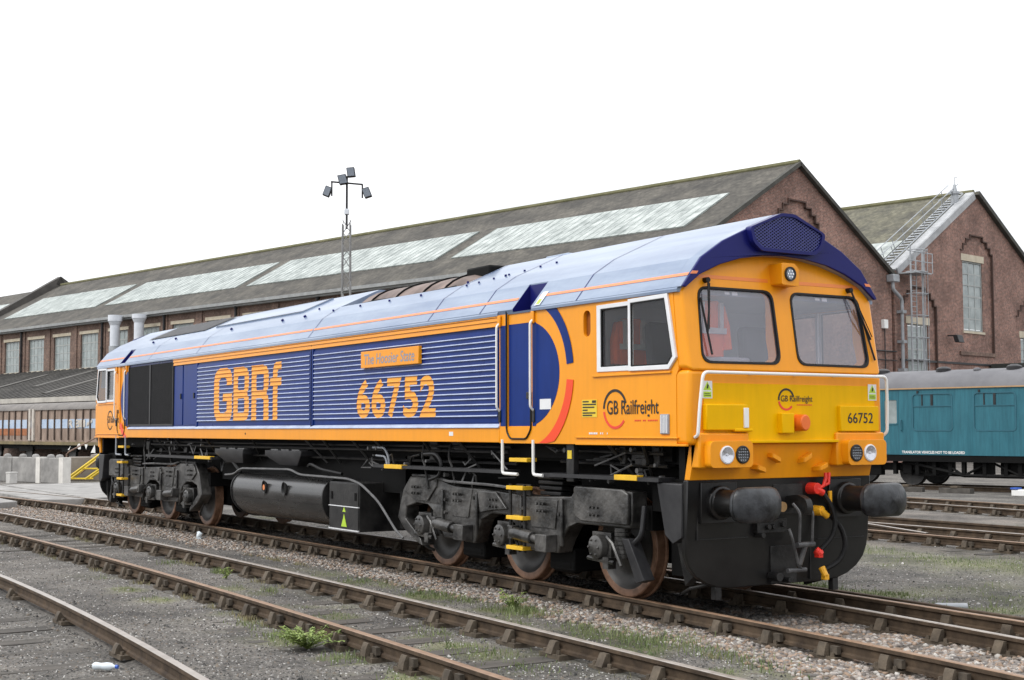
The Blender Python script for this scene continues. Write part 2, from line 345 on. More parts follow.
def text_tris(body, offset=0.0, shear=0.0, space=1.0):
    """flat letter outlines scaled to the unit box: vertices in 0..1, faces"""
    key = (body, offset, shear, space)
    if key in _txt: return _txt[key]
    c = bpy.data.curves.new('lettering', 'FONT'); c.body = body; c.offset = offset; c.shear = shear; c.space_character = space; c.resolution_u = 6; c.dimensions = '2D'; c.fill_mode = 'FRONT'
    o = link(bpy.data.objects.new('lettering', c)); dg = bpy.context.evaluated_depsgraph_get(); dg.update()
    me = o.evaluated_get(dg).to_mesh(); v = np.array([p.co[:2] for p in me.vertices]); f = [tuple(p.vertices) for p in me.polygons]
    o.evaluated_get(dg).to_mesh_clear(); bpy.data.objects.remove(o); bpy.data.curves.remove(c)
    v -= v.min(0); v /= v.max(0); _txt[key] = (v, f); return _txt[key]
def letters(mb, body, u0, u1, v0, v1, fn, d=0.0, offset=0.0, shear=0.0, space=1.0):
    v, f = text_tris(body, offset, shear, space)
    return mb.add([fn(u0+(u1-u0)*a, v0+(v1-v0)*b, d) for a, b in v], f)
def arc(cx, cy, rx, ry, a0, a1, n=16): return [(cx+rx*math.cos(R_(a0+(a1-a0)*i/n)), cy+ry*math.sin(R_(a0+(a1-a0)*i/n))) for i in range(n+1)]
def band(cx, cy, r0, r1, a0, a1, n=16): return arc(cx, cy, r1, r1, a0, a1, n) + arc(cx, cy, r0, r0, a1, a0, n)
def rrect(x0, x1, y0, y1, r, n=4):
    return arc(x1-r, y1-r, r, r, 0, 90, n)+arc(x0+r, y1-r, r, r, 90, 180, n)+arc(x0+r, y0+r, r, r, 180, 270, n)+arc(x1-r, y0+r, r, r, 270, 360, n)
def round_poly(pts, r, n=4):
    out_ = []; P = [Vector((*p, 0)) for p in pts]; k = len(P)
    for i in range(k):
        a, b, c = P[i-1], P[i], P[(i+1) % k]; d = min(r, (a-b).length*.45, (c-b).length*.45)
        A = b+(a-b).normalized()*d; Cc = b+(c-b).normalized()*d
        for j in range(n+1): t = j/n; q = A*(1-t)**2+b*2*t*(1-t)+Cc*t*t; out_.append((q.x, q.y))
    return out_
# ================================================================== GROUND, TRACKS
def fit(pts, deg=2): return np.poly1d(np.polyfit([p[0] for p in pts], [p[1] for p in pts], deg))
def yA(x):      # centre line of the near rail of the locomotive's line, as it bends
    return -.772 - (max(0, x-4.5)**2)/158 - (max(0, -7-x)**2)/170
fB = fit([(-10.8, -3.15), (-3.6, -2.93), (1.1, -2.80), (5.4, -2.83), (8.3, -2.99), (10.2, -3.09), (12.1, -3.08), (14, -3.15)])
def yBf(x): return float(fB(max(x, -30)))+.02
gB = fit([(-5.26, -4.32), (.8, -4.20), (5.19, -4.24), (8.74, -4.33), (10.75, -4.42), (11.95, -4.50), (14, -4.62)])
def yBn(x): return float(gB(max(x, -30)))-.02
gC = fit([(2.41, -5.96), (5.49, -6.01), (8.45, -6.15), (10.78, -6.31)])
def yC(x): return float(gC(x))-.02
gD = fit([(-14, 9.1), (3.16, 8.60), (6.42, 8.50)], 1); gE = fit([(-3.05, 16.57), (.69, 16.06)], 1)

def nz2(x, y, s, seed):
    """cheap smooth value noise for arrays"""
    r = np.random.default_rng(seed); T = r.random((64, 64)); X = x*s; Y = y*s; i = np.floor(X).astype(int); j = np.floor(Y).astype(int); u = X-i; v = Y-j; u = u*u*(3-2*u); v = v*v*(3-2*v)
    g = lambda a, b_: T[a % 64, b_ % 64]
    return (g(i, j)*(1-u)+g(i+1, j)*u)*(1-v)+(g(i, j+1)*(1-u)+g(i+1, j+1)*u)*v
def fbm(x, y, s, seed): return sum(nz2(x, y, s*2**k, seed+k)/2**(k+1) for k in range(4))/.9375
YA = np.vectorize(yA)
def zones(x, y):
    """ballast, moss shares of the ground at points"""
    n = fbm(x, y, .55, 3); n2 = fbm(x, y, 1.7, 9)
    near = YA(x); edge = near-.62-.55*n-np.clip(-x-1, 0, 8)*.09
    ball = np.clip((y-edge)/.35, 0, 1)*np.clip((near+2.35+.3*n-y)/.4, 0, 1)
    ball = np.maximum(ball, np.exp(-((y-7.85-.3*n)/.45)**2)*.8*(x > -6)); ball = np.maximum(ball, .6*np.exp(-((y-14.7)/1.2)**2))
    moss = np.exp(-((y-(near-1.15))/.42)**2)*np.clip((x-1.5)/3, 0, 1)*np.clip((n2-.36)*5, 0, 1)
    moss = np.maximum(moss, .85*np.exp(-((y-2.55)/.8)**2)*np.clip((x-4.5)/2, 0, 1)*np.clip((n2-.40)*5, 0, 1))
    moss = np.maximum(moss, .75*np.exp(-((y-6.6)/1.0)**2)*np.clip((n-.30)*4, 0, 1)); moss = np.maximum(moss, np.exp(-((y-12.6)/.7)**2)*np.clip((n2-.3)*5, 0, 1))
    moss = np.maximum(moss, .9*np.exp(-((y+4.62)/.30)**2)*np.clip((x-1)/2, 0, 1)*np.clip((n2-.48)*6, 0, 1))
    moss = np.maximum(moss, .8*np.exp(-((y+3.45)/.4)**2)*np.clip((x-2)/2, 0, 1)*np.clip((n2-.5)*6, 0, 1))
    moss = np.maximum(moss, .55*np.clip((n-.56)*6, 0, 1)*(y > 1.8)*(y < 9))
    return ball, moss
def oil_shade(x, y):
    """painted shade under the locomotive, mixed with oily stains and brake dust"""
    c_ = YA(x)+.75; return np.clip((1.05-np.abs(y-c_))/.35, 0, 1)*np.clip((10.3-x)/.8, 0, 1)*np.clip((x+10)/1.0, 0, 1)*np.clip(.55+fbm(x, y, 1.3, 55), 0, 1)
def gz(x, y):
    ball, moss = zones(x, y)
    z = -.186 + (fbm(x, y, 2.2, 21)-.5)*.035 + (fbm(x, y, .5, 31)-.5)*.05*(np.abs(y+.0) > 2.6) + ball*.004
    z = np.where((y > -7.3) & (y < -6.25), z-.03, z)
    return np.where((np.abs(y) < 1.9), np.minimum(z, -.165), z)
xs = np.concatenate([[-900, -300, -120, -70, -50, -40], np.arange(-32, 20, .13), [24, 40, 120, 400]]); ys = np.concatenate([[-500, -120, -40, -20, -13], np.arange(-9, 15, .11), [16, 18, 20, 24, 30, 45, 80, 200, 600, 900]])
GX, GY = np.meshgrid(xs, ys, indexing='ij'); inner = (GX > -32) & (GX < 20) & (GY > -9) & (GY < 15)
GZ = np.where(inner, gz(GX, GY), -.2); nx_, ny_ = GX.shape
me = bpy.data.meshes.new('ground'); idx = np.arange(nx_*ny_).reshape(nx_, ny_)
q = np.stack([idx[:-1, :-1], idx[1:, :-1], idx[1:, 1:], idx[:-1, 1:]], -1).reshape(-1, 4)
me.from_pydata(np.stack([GX, GY, GZ], -1).reshape(-1, 3).tolist(), [], q.tolist())
ball, moss = zones(GX.ravel(), GY.ravel())
for nme, arr in (('ballast', ball), ('moss', moss), ('oil_shade', oil_shade(GX.ravel(), GY.ravel()))):
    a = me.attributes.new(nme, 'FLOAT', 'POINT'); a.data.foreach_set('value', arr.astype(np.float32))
me.polygons.foreach_set('use_smooth', [True]*len(me.polygons))
ground = kind(link(bpy.data.objects.new('ground', me)), 'structure')
gm = bpy.data.materials.new('yard_ash_ground'); gm.use_nodes = True; t = gm.node_tree; n = t.nodes; l = t.links; bs = n['Principled BSDF']; bs.inputs['Roughness'].default_value = .93
geo = n.new('ShaderNodeNewGeometry')
def gnoise(s, d, c1, c2, p1, p2):
    no = n.new('ShaderNodeTexNoise'); no.inputs['Scale'].default_value = s; no.inputs['Detail'].default_value = d; no.inputs['Roughness'].default_value = .7; l.new(geo.outputs['Position'], no.inputs['Vector'])
    r = n.new('ShaderNodeValToRGB'); r.color_ramp.elements[0].position = p1; r.color_ramp.elements[1].position = p2; r.color_ramp.elements[0].color = (*c1, 1); r.color_ramp.elements[1].color = (*c2, 1); l.new(no.outputs['Fac'], r.inputs[0]); return r.outputs[0], no.outputs['Fac']
ash, _ = gnoise(28, 8, (.038, .036, .034), (.285, .27, .25), .36, .72); blotch, _ = gnoise(.8, 10, (.42, .415, .415), (1.30, 1.27, 1.22), .36, .62)
balc, _ = gnoise(34, 6, (.06, .052, .045), (.30, .265, .235), .36, .70); mosc, _ = gnoise(22, 7, (.075, .085, .038), (.20, .205, .105), .35, .7); fine, ff = gnoise(90, 5, (.75, .75, .75), (1.25, 1.25, 1.25), .35, .65)
def gmix(a, b_, fac, mode='MIX'):
    m_ = n.new('ShaderNodeMix'); m_.data_type = 'RGBA'; m_.blend_type = mode
    if isinstance(fac, float): m_.inputs[0].default_value = fac
    else: l.new(fac, m_.inputs[0])
    l.new(a, m_.inputs[6]); l.new(b_, m_.inputs[7]); return m_.outputs[2]
def attr(nme):
    a = n.new('ShaderNodeAttribute'); a.attribute_name = nme; return a.outputs['Fac']
c = gmix(ash, balc, attr('ballast')); c = gmix(c, mosc, attr('moss')); oil_shade_c = n.new('ShaderNodeRGB'); oil_shade_c.outputs[0].default_value = (.012, .011, .010, 1); c = gmix(c, oil_shade_c.outputs[0], attr('oil_shade')); c = gmix(c, blotch, 1.0, 'MULTIPLY'); c = gmix(c, fine, 1.0, 'MULTIPLY'); l.new(c, bs.inputs['Base Color'])  # underbody shade and oily stains mixed into the ground colour
bp = n.new('ShaderNodeBump'); bp.inputs['Strength'].default_value = .8; bp.inputs['Distance'].default_value = .02; l.new(ff, bp.inputs['Height']); l.new(bp.outputs[0], bs.inputs['Normal'])
me.materials.append(gm)

# ---- concrete crossing, in cast panels
slab = MB()
def slab_y(x): return -2.6
cuts_x = [-27.5, -24.6, -21.8, -19.4, -17.0]
def slab_edge(y): return -15.2-(y+2.6)*.50
cross = MB(); cross.plate([(-27.5, -1.62), (-16.0, -1.62), (-15.1, -2.75), (-27.5, -3.1)], lambda u, v, d: (u, v, d), -.22, -.025); cross.plate([(-27.5, -.98), (-16.35, -.98), (-16.35, .22), (-27.5, .22)], lambda u, v, d: (u, v, d), -.22, -.02); cross.plate([(-27.5, .47), (-16.8, .47), (-18.6, 6.0), (-27.5, 8.0)], lambda u, v, d: (u, v, d), -.22, -.03)
kind(cross.build('crossing_slab', CONC, None, bevel=.02), 'structure')

# ---- rails, chairs, sleepers
PROFB = [(-.033, -.006), (-.026, 0), (.026, 0), (.033, -.006), (.034, -.036), (.011, -.052), (.010, -.108), (.031, -.120), (.032, -.145), (-.032, -.145), (-.031, -.120), (-.010, -.108), (-.011, -.052), (-.034, -.036)]
def sweep_rail(pts, mats, parent, prof=PROFB, name='rail'):
    P = [Vector((*p, 0)) if len(p) == 2 else Vector(p) for p in pts]; n_ = len(prof); vs = []; fs = []; mi = []
    for i, p in enumerate(P):
        d = (P[min(i+1, len(P)-1)]-P[max(0, i-1)]).normalized(); nrm = Vector((-d.y, d.x, 0)).normalized()
        vs += [p+nrm*a+Vector((0, 0, c_)) for a, c_ in prof]
    b = MB()
    for i in range(len(P)-1):
        for k in range(n_):
            fs.append((i*n_+k, i*n_+(k+1) % n_, (i+1)*n_+(k+1) % n_, (i+1)*n_+k)); mi.append(1 if k in (0, 1, 2) else 0)
    b.add(vs, fs); b.m = mi; b.f.append(tuple(range(n_))); b.f.append(tuple(range((len(P)-1)*n_, len(P)*n_))); b.m += [0, 0]
    return b.build(name, mats, parent, smooth=40)
b = MB(); b.box(-.17, .17, -.115, .115, -.20, -.150)
b.plate([(.036, -.150), (.125, -.150), (.105, -.105), (.075, -.045), (.040, -.045)], lambda u, v, d: (d, u, v), -.05, .05); b.plate([(-.036, -.150), (-.13, -.150), (-.118, -.085), (-.098, -.04), (-.085, -.04)], lambda u, v, d: (d, u, v), -.05, .05)
for sx in (-1, 1):
    for sy in (-1, 1): b.cyl((sx*.11, sy*.085, -.15), (sx*.11, sy*.085, -.115), .022, .018, 6)
CHM = b.mesh('rail_chair', CHAIR)
b = MB(); b.box(.055, .145, -.078, -.036, -.125, -.058); b.xf(lambda x, y, z: (x-.05, y, z)); KEYM = b.mesh('key', KEYW)
SLM = []
for k in range(4):
    b = MB(); r = np.random.default_rng(k)
    b.add([(x, y, z) for x in (-.125, -.04, .05, .125) for z in (-.33, -.185) for y in (-1.30, 1.30)], [])
    b = MB(); b.box(-.125, .125, -1.30, 1.30, -.33, -.186); b.xf(lambda x, y, z: (x+r.uniform(-.012, .012), y+r.uniform(-.03, .03), z+r.uniform(-.006, .006))); SLM.append(b.mesh('sleeper', SLEEPER))
SLX = []
def track(label, yn, yf, x0, x1, pitch, mats_n, mats_f, zoff=0.0, sl=True, dz_sl=0, phase=0, chairs=True):
    t = thing('railway_track', label, 'railway track', (0, 0, zoff), 0, 'tracks of the yard')
    X = np.arange(x0, x1+.01, 1.0)
    sweep_rail([(x, yn(x)) for x in X], mats_n, t)
    if yf: sweep_rail([(x, yf(x)) for x in X], mats_f, t)
    x = x0+.4+phase
    while x < x1:
        ang = math.atan2(yn(x+.3)-yn(x-.3), .6); j = random.uniform(-.02, .02)
        if sl and yf:
            o = link(bpy.data.objects.new('sleeper', random.choice(SLM))); o.parent = t; SLX.append((x+j, t)); o.location = (x+j, (yn(x)+yf(x))/2+random.uniform(-.05, .05), dz_sl); o.rotation_euler = (0, 0, ang+random.uniform(-.015, .015))
        if chairs:
            for y, fl in ([(yn(x), 0)]+([(yf(x), PI)] if yf else [])):
                o = link(bpy.data.objects.new('rail_chair', CHM)); o.parent = t; o.location = (x+j, y, 0); o.rotation_euler = (0, 0, ang+fl)
                k_ = link(bpy.data.objects.new('key', KEYM)); k_.parent = o; k_.location = (random.uniform(-.02, .03)+(0.06 if not fl else .02), 0, random.uniform(-.004, .004))
        x += pitch*random.uniform(.985, 1.015)
    return t
tA = track('rusty railed line under the orange locomotive with stone ballast', yA, lambda x: yA(x)+1.50-.022*max(0, x-9)**1.3, -31, 17, .755, [RAILSIDE, RAILTOPR], [RAILSIDE, RAILTOPS])
track('narrow looking line with half buried dark sleepers beside the pale ballast', yBn, yBf, -31, 16, .76, [RAILSIDE, RAILTOPR], [RAILSIDE, RAILTOPS], 0, True, -.004)
tC = track('single worn rail curving through ash at the lower left corner', yC, None, -14, 15, .9, [RAILSIDE, RAILTOPS], None, chairs=False)
for i, x in enumerate(np.arange(-2, 11, .8)):
    o = link(bpy.data.objects.new('sleeper', SLM[i % 4])); o.parent = tC; o.location = (x, yC(x)-.9, -.026); o.rotation_euler = (0, 0, -.03+random.uniform(-.05, .05))
    if i % 3 == 1: o = link(bpy.data.objects.new('rail_chair', CHM)); o.parent = tC; o.location = (x, yC(x), -.03); o.scale = (1, 1, .75)
track('spare line with rusty near rail and bright far rail beyond the grassy cess', lambda x: float(gD(x)), lambda x: float(gD(x))+1.46, -24, 22, .76, [RAILSIDE, RAILTOPR], [RAILSIDE, RAILTOPS], 0, True, -.004)
track('dull grey line just in front of the teal coach', lambda x: float(gE(x)), lambda x: float(gE(x))+1.6, -40, 25, .76, [RAILSIDE, RAILTOPS], [RAILSIDE, RAILTOPR], -.02, True, -.002)
# odd rails: the one diverging just beyond the locomotive's far rail and the dark one behind the spare line
t = thing('railway_rail', 'tall rusty rail lying close behind the bright rail at the right', 'rail', group='loose running rails')
sweep_rail([(x, 1.24-.05*max(0, x-9)**1.25+.02) for x in np.arange(5.5, 17, .75)], [RAILSIDE, RAILTOPR], t); b = MB()
sweep_rail([(x, 1.52-.05*max(0, x-9)**1.25) for x in np.arange(5.5, 17, .75)], [RAILSIDE, RAILSIDE], t, [(a, c-.01) for a, c in PROFB])
for x in np.arange(5.9, 16.5, .755):
    o = link(bpy.data.objects.new('rail_chair', CHM)); o.parent = t; o.location = (x, 1.26-.05*max(0, x-9)**1.25, 0)
t = thing('railway_rail', 'dark rail lying on the grass edge behind the spare line', 'rail', group='loose running rails')
sweep_rail([(x, 11.55-.03*x) for x in np.arange(-10, 20, 1.0)], [RAILSIDE, RAILSIDE], t)
t = thing('railway_rail', 'short tapered blade rail lying between the spare line rails', 'rail', group='loose running rails')
sweep_rail([(x, 10.0-.42*(x-1.5)) for x in np.arange(.6, 4.6, .4)], [RAILSIDE, RAILTOPS], t)

# ---- loose stone and plants (nobody could count them)
def scatter_stones(name, px, py, pz, size, cols, seed, tri=20, dark=None):
    r = np.random.default_rng(seed); N_ = len(px)
    bm = bmesh.new(); bmesh.ops.create_icosphere(bm, subdivisions=1, radius=1.0) if tri == 20 else bmesh.ops.create_cone(bm, cap_ends=False, segments=4, radius1=1, radius2=.25, depth=1.2)
    if tri != 20: bmesh.ops.triangulate(bm, faces=bm.faces)
    bm.verts.index_update(); V = np.array([v.co[:] for v in bm.verts]); F = np.array([[v.index for v in f.verts] for f in bm.faces]); bm.free(); nv = len(V)
    jit = 1+r.uniform(-.28, .28, (N_, nv, 1)); sc = size[:, None, None]*np.stack([r.uniform(.7, 1.3, N_), r.uniform(.6, 1.1, N_), r.uniform(.45, .85, N_)], -1)[:, None, :]
    P = V[None]*jit*sc; a = r.uniform(0, 2*PI, N_); e = r.uniform(-.5, .5, N_); ca, sa = np.cos(a)[:, None], np.sin(a)[:, None]; ce, se = np.cos(e)[:, None], np.sin(e)[:, None]
    y, z = P[..., 1]*ce-P[..., 2]*se, P[..., 1]*se+P[..., 2]*ce; x = P[..., 0]*ca-y*sa; y = P[..., 0]*sa+y*ca
    P = np.stack([x+px[:, None], y+py[:, None], z+pz[:, None]], -1).reshape(-1, 3); FF = (F[None]+(np.arange(N_)*nv)[:, None, None]).reshape(-1, 3)
    m_ = bpy.data.meshes.new(name); m_.vertices.add(len(P)); m_.vertices.foreach_set('co', P.astype(np.float32).ravel()); m_.loops.add(FF.size); m_.loops.foreach_set('vertex_index', FF.astype(np.int32).ravel()); m_.polygons.add(len(FF)); m_.polygons.foreach_set('loop_start', np.arange(0, FF.size, 3, dtype=np.int32)); m_.update(calc_edges=True)
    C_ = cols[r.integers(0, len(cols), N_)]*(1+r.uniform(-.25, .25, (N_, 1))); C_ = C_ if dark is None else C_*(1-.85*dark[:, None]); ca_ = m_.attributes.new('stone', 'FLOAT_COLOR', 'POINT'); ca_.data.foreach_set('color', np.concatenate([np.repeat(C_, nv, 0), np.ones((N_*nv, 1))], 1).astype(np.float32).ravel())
    mt = MATS.get('loose_stone')
    if not mt:
        mt = bpy.data.materials.new('loose_stone'); mt.use_nodes = True; at = mt.node_tree.nodes.new('ShaderNodeAttribute'); at.attribute_name = 'stone'; mt.node_tree.links.new(at.outputs['Color'], mt.node_tree.nodes['Principled BSDF'].inputs['Base Color']); mt.node_tree.nodes['Principled BSDF'].inputs['Roughness'].default_value = .9; MATS['loose_stone'] = mt
    m_.materials.append(mt); return kind(link(bpy.data.objects.new(name, m_)), 'stuff')
r = np.random.default_rng(5)
def in_view(x, y, z=-.18):
    d = np.stack([x-CAM.x, y-CAM.y, np.full_like(x, z-CAM.z)], -1); dp = d@np.array(_F); u = 512+1373*(d@np.array(_R2))/dp; v = 340-1373*(d@np.array(_U2))/dp
    return (dp > 2) & (u > -40) & (u < 1064) & (v < 720), dp
def off_rails(x, y):
    ok = np.ones_like(x, bool)
    for f, off in ((yA, 0), (yA, 1.49), (yBn, 0), (yBf, 0), (yC, 0)): yy = np.vectorize(f)(x)+off; ok &= np.abs(y-yy) > .06
    return ok
x = r.uniform(-20, 16, 260000); y = r.uniform(-3.4, 2.2, 260000); iv, dp = in_view(x, y); bl, mo = zones(x, y); keep = iv & (r.random(len(x)) < bl*np.clip(13/dp, .2, 1)**1.5*(1-.8*mo)) & off_rails(x, y); x, y = x[keep][:56000], y[keep][:56000]
cols = np.array([(.29, .25, .22), (.20, .158, .125), (.38, .36, .33), (.28, .205, .155), (.165, .15, .14), (.24, .17, .12), (.31, .28, .255), (.115, .10, .09), (.22, .195, .175)])
sxs = np.array(sorted(p for p, t_ in SLX if t_ == tA)); k_ = np.clip(np.searchsorted(sxs, x), 1, len(sxs)-1); ds = np.minimum(np.abs(x-sxs[k_]), np.abs(x-sxs[k_-1])); ok = (ds > .115) | (r.random(len(x)) < .10) | (y < YA(x)-.30); x, y = x[ok], y[ok]
scatter_stones('ballast_stones', x, y, gz(x, y)+.004, r.uniform(.013, .033, len(x))*np.where(np.abs(y-YA(x)-.75) < .65, 1.12, 1), cols, 1, 20, oil_shade(x, y))
x = r.uniform(-12, 16, 300000); y = r.uniform(-8.2, 9.5, 300000); iv, dp = in_view(x, y); bl, mo = zones(x, y); keep = iv & (r.random(len(x)) < (1-bl)*(1-.7*mo)*np.clip(11/dp, 0, 1)**2*.9) & off_rails(x, y); x, y = x[keep][:60000], y[keep][:60000]
scatter_stones('ash_chippings', x, y, gz(x, y)+.002, r.uniform(.006, .017, len(x))*np.where(r.random(len(x)) < .04, 1.9, 1), np.array([(.06, .057, .054), (.12, .115, .11), (.20, .19, .18), (.035, .034, .032), (.38, .37, .35), (.15, .125, .10)]), 2, 8)
# grass: thin blades
def grass(name, px, py, h, seed, mat):
    r = np.random.default_rng(seed); N_ = len(px); z = gz(px, py); a = r.uniform(0, 2*PI, N_); w_ = r.uniform(.002, .005, N_); lean = r.uniform(.1, .8, N_)*h; b2 = r.uniform(0, 2*PI, N_)
    dx, dy = np.cos(a)*w_, np.sin(a)*w_; lx, ly = np.cos(b2)*lean, np.sin(b2)*lean
    V = np.stack([np.stack([px-dx, py-dy, z-.01], -1), np.stack([px+dx, py+dy, z-.01], -1), np.stack([px+dx*.8+lx*.4, py+dy*.8+ly*.4, z+h*.6], -1), np.stack([px-dx*.8+lx*.4, py-dy*.8+ly*.4, z+h*.6], -1), np.stack([px+lx, py+ly, z+h], -1)], 1).reshape(-1, 3)
    k = (np.arange(N_)*5)[:, None]; F = [tuple(f) for f in (k+np.array([0, 1, 2, 3])).tolist()]+[tuple(f) for f in (k+np.array([3, 2, 4])).tolist()]
    m_ = bpy.data.meshes.new(name); m_.from_pydata(V.tolist(), [], F); m_.materials.append(mat); return kind(link(bpy.data.objects.new(name, m_)), 'stuff')
x = r.uniform(-4, 15, 420000); y = r.uniform(-5.5, 13.5, 420000); iv, dp = in_view(x, y); bl, mo = zones(x, y); keep = iv & (r.random(len(x)) < np.clip(mo-.25, 0, 1)**1.3*np.clip(12/dp, .2, 1)) & off_rails(x, y); x, y = x[keep][:46000], y[keep][:46000]
grass('grass', x, y, r.uniform(.012, .055, len(x))*np.where(fbm(x, y, 2.0, 77) > .55, 1.7, .8), 4, GRASSM)
# tufts between the lines
cx_, cy_, hh = [], [], []
for (tx, ty, n_, rad, h) in ((7.88, -1.72, 500, .30, .12), (10.2, -1.72, 420, .55, .10), (9.3, -1.85, 260, .4, .09), (11.3, -1.85, 260, .4, .10), (5.9, -1.8, 220, .4, .08), (6.6, -1.75, 220, .3, .08), (4.4, -1.9, 140, .4, .07), (7.9, 2.5, 380, .45, .11), (9.2, 2.35, 220, .5, .08), (8.95, 2.8, 160, .3, .08), (4.6, -3.3, 90, .15, .10), (8.5, -3.2, 160, .35, .07), (10.7, -3.55, 150, .35, .06), (2.2, -3.05, 120, .12, .12), (.6, -3.2, 90, .25, .08), (7.1, -4.55, 120, .25, .06), (8.0, -4.6, 130, .3, .08), (4.0, -2.6, 90, .1, .1)):
    cx_.append(r.normal(tx, rad*.75, n_)); cy_.append(r.normal(ty, rad*.35, n_)); hh.append(r.uniform(.3, 1.2, n_)*h*.7)
x, y, h = map(np.concatenate, (cx_, cy_, hh)); ok = off_rails(x, y); grass('grass_tufts', x[ok], y[ok], h[ok], 6, M('fresh_grass_blade', (.085, .125, .035), .7, .3, 3, col2=(.23, .26, .11)))

tr_ = np.random.default_rng(41); cx_, cy_, hh = [], [], []
for k in range(70):
    tx = tr_.uniform(-6, 12.5); f_, o_ = [(yBn, -.14), (yBn, .16), (yBf, -.16), (yBf, .15), (yC, .16), (yA, -.9)][tr_.integers(0, 6)]; n_ = int(tr_.uniform(12, 60)); cx_.append(tr_.normal(tx, tr_.uniform(.05, .25), n_)); cy_.append(tr_.normal(f_(tx)+o_, .04, n_)); hh.append(tr_.uniform(.02, .075, n_))
x, y, h = map(np.concatenate, (cx_, cy_, hh)); ok = off_rails(x, y); grass('dry_grass', x[ok], y[ok], h[ok], 8, M('dry_grass_blade', (.16, .15, .07), .75, .3, 4, col2=(.33, .29, .16)))
def weed(x, y, n_stems, hgt, spread, label, seed):
    r = np.random.default_rng(seed); t = thing('weed_plant', label, 'plant', (x, y, -.19), 0, 'weeds beside the rails'); b = MB(); L_ = []
    for i in range(n_stems):
        a = r.uniform(0, 2*PI); ln = hgt*r.uniform(.5, 1.1); tip = Vector((math.cos(a)*spread*r.uniform(.3, 1.2), math.sin(a)*spread*r.uniform(.3, 1), ln)); mid = tip*.5+Vector((0, 0, ln*.15))
        b.tube([(0, 0, 0), mid, tip], .004, 4)
        for k in range(16):
            s = r.uniform(.25, 1.0); p = mid*(2*s) if s < .5 else mid+(tip-mid)*(2*s-1); L_.append((p, r.uniform(0, 2*PI), r.uniform(.018, .045), r.uniform(-.3, .7)))
    b.build('stem', LEAFM, t)
    b = MB()
    for p, a, q, tilt in L_:
        d = Vector((math.cos(a), math.sin(a), tilt)).normalized(); s_ = d.cross(Vector((0, 0, 1))).normalized()
        b.add([p, p+d*q*.55+s_*q*.36, p+d*q*1.2-Vector((0, 0, q*.2)), p+d*q*.55-s_*q*.36], [(0, 1, 2, 3)])
    kind(b.build('leaves', LEAFM, t), 'stuff')
weed(8.80, -4.66, 60, .17, .36, 'bright green leafy weed growing against the near rail', 1)
weed(2.9, -3.2, 8, .16, .10, 'small green weed between the sleepers of the dark line', 2)
weed(7.6, -1.70, 18, .20, .2, 'green tuft growing beside the ballast below the wheels', 3)
# litter: bottle and pipe
t = thing('plastic_bottle', 'crushed clear plastic bottle with blue cap lying on the ash', 'bottle', (8.87, -6.50, -.165), .8)
b = MB(); b.lathe([(-.10, 0), (-.10, .026), (-.08, .034), (-.03, .027), (.02, .034), (.06, .030), (.085, .014), (.10, .013)], (0, 0, 0), (1, 0, 0), 14); b.build('bottle_body', PLAST, t); b = MB(); b.cyl((.098, 0, 0), (.12, 0, 0), .016, .016, 12); b.build('cap', BLUECAP, t)
t = thing('plastic_scrap', 'pale blue crumpled scrap on the ballast near the rear wheels', 'litter', (-3.6, -1.25, -.12), .3)
b = MB(); b.lathe([(-.09, 0), (-.07, .06), (0, .08), (.06, .05), (.09, 0)], (0, 0, 0), (.3, 0, 1), 7); b.xf(lambda x, y, z: (x+.03*math.sin(z*60), y*.7, z)); b.build('crumpled_film', PLAST, t, smooth=0)
t = thing('steel_pipe', 'short grey pipe lying on the ash behind the tall rail', 'pipe', (10.16, 2.33, -.16), .95)
b = MB(); b.lathe([(-.17, .03), (-.17, .042), (.17, .042), (.17, .03), (-.17, .03)], (0, 0, 0), (1, 0, 0), 14); b.build('tube', GALV, t)
# ================================================================== BUILDINGS OF THE WORKS (local x along the gables, y along the ridges)
BRZ = math.atan2(.97954928, -.20120438); BL = (-29.6985, 31.8114, 0)
PY = lambda u, v, d=0: (u, d, v)          # gable wall plane, d inward
PX = lambda u, v, d=0: (d, u, v)          # long wall plane: u along y
def slope_pt(xa, za, xb, zb):
    """returns fn(y, t, lift) on the roof slope from eave (xa,za) to ridge (xb,zb)"""
    L_ = math.hypot(xb-xa, zb-za); nx = -(zb-za)/L_*(1 if xb > xa else -1); nz_ = abs(xb-xa)/L_
    return lambda y, tt, lift=0: (xa+(xb-xa)*tt+nx*lift, y, za+(zb-za)*tt+nz_*lift)
def slope_box(b, fn, y0, y1, t0, t1, l0, l1):
    v = [fn(y, tt, l_) for l_ in (l0, l1) for y, tt in ((y0, t0), (y1, t0), (y1, t1), (y0, t1))]
    return b.add(v, [(3, 2, 1, 0), (4, 5, 6, 7), (0, 1, 5, 4), (1, 2, 6, 5), (2, 3, 7, 6), (3, 0, 4, 7)])
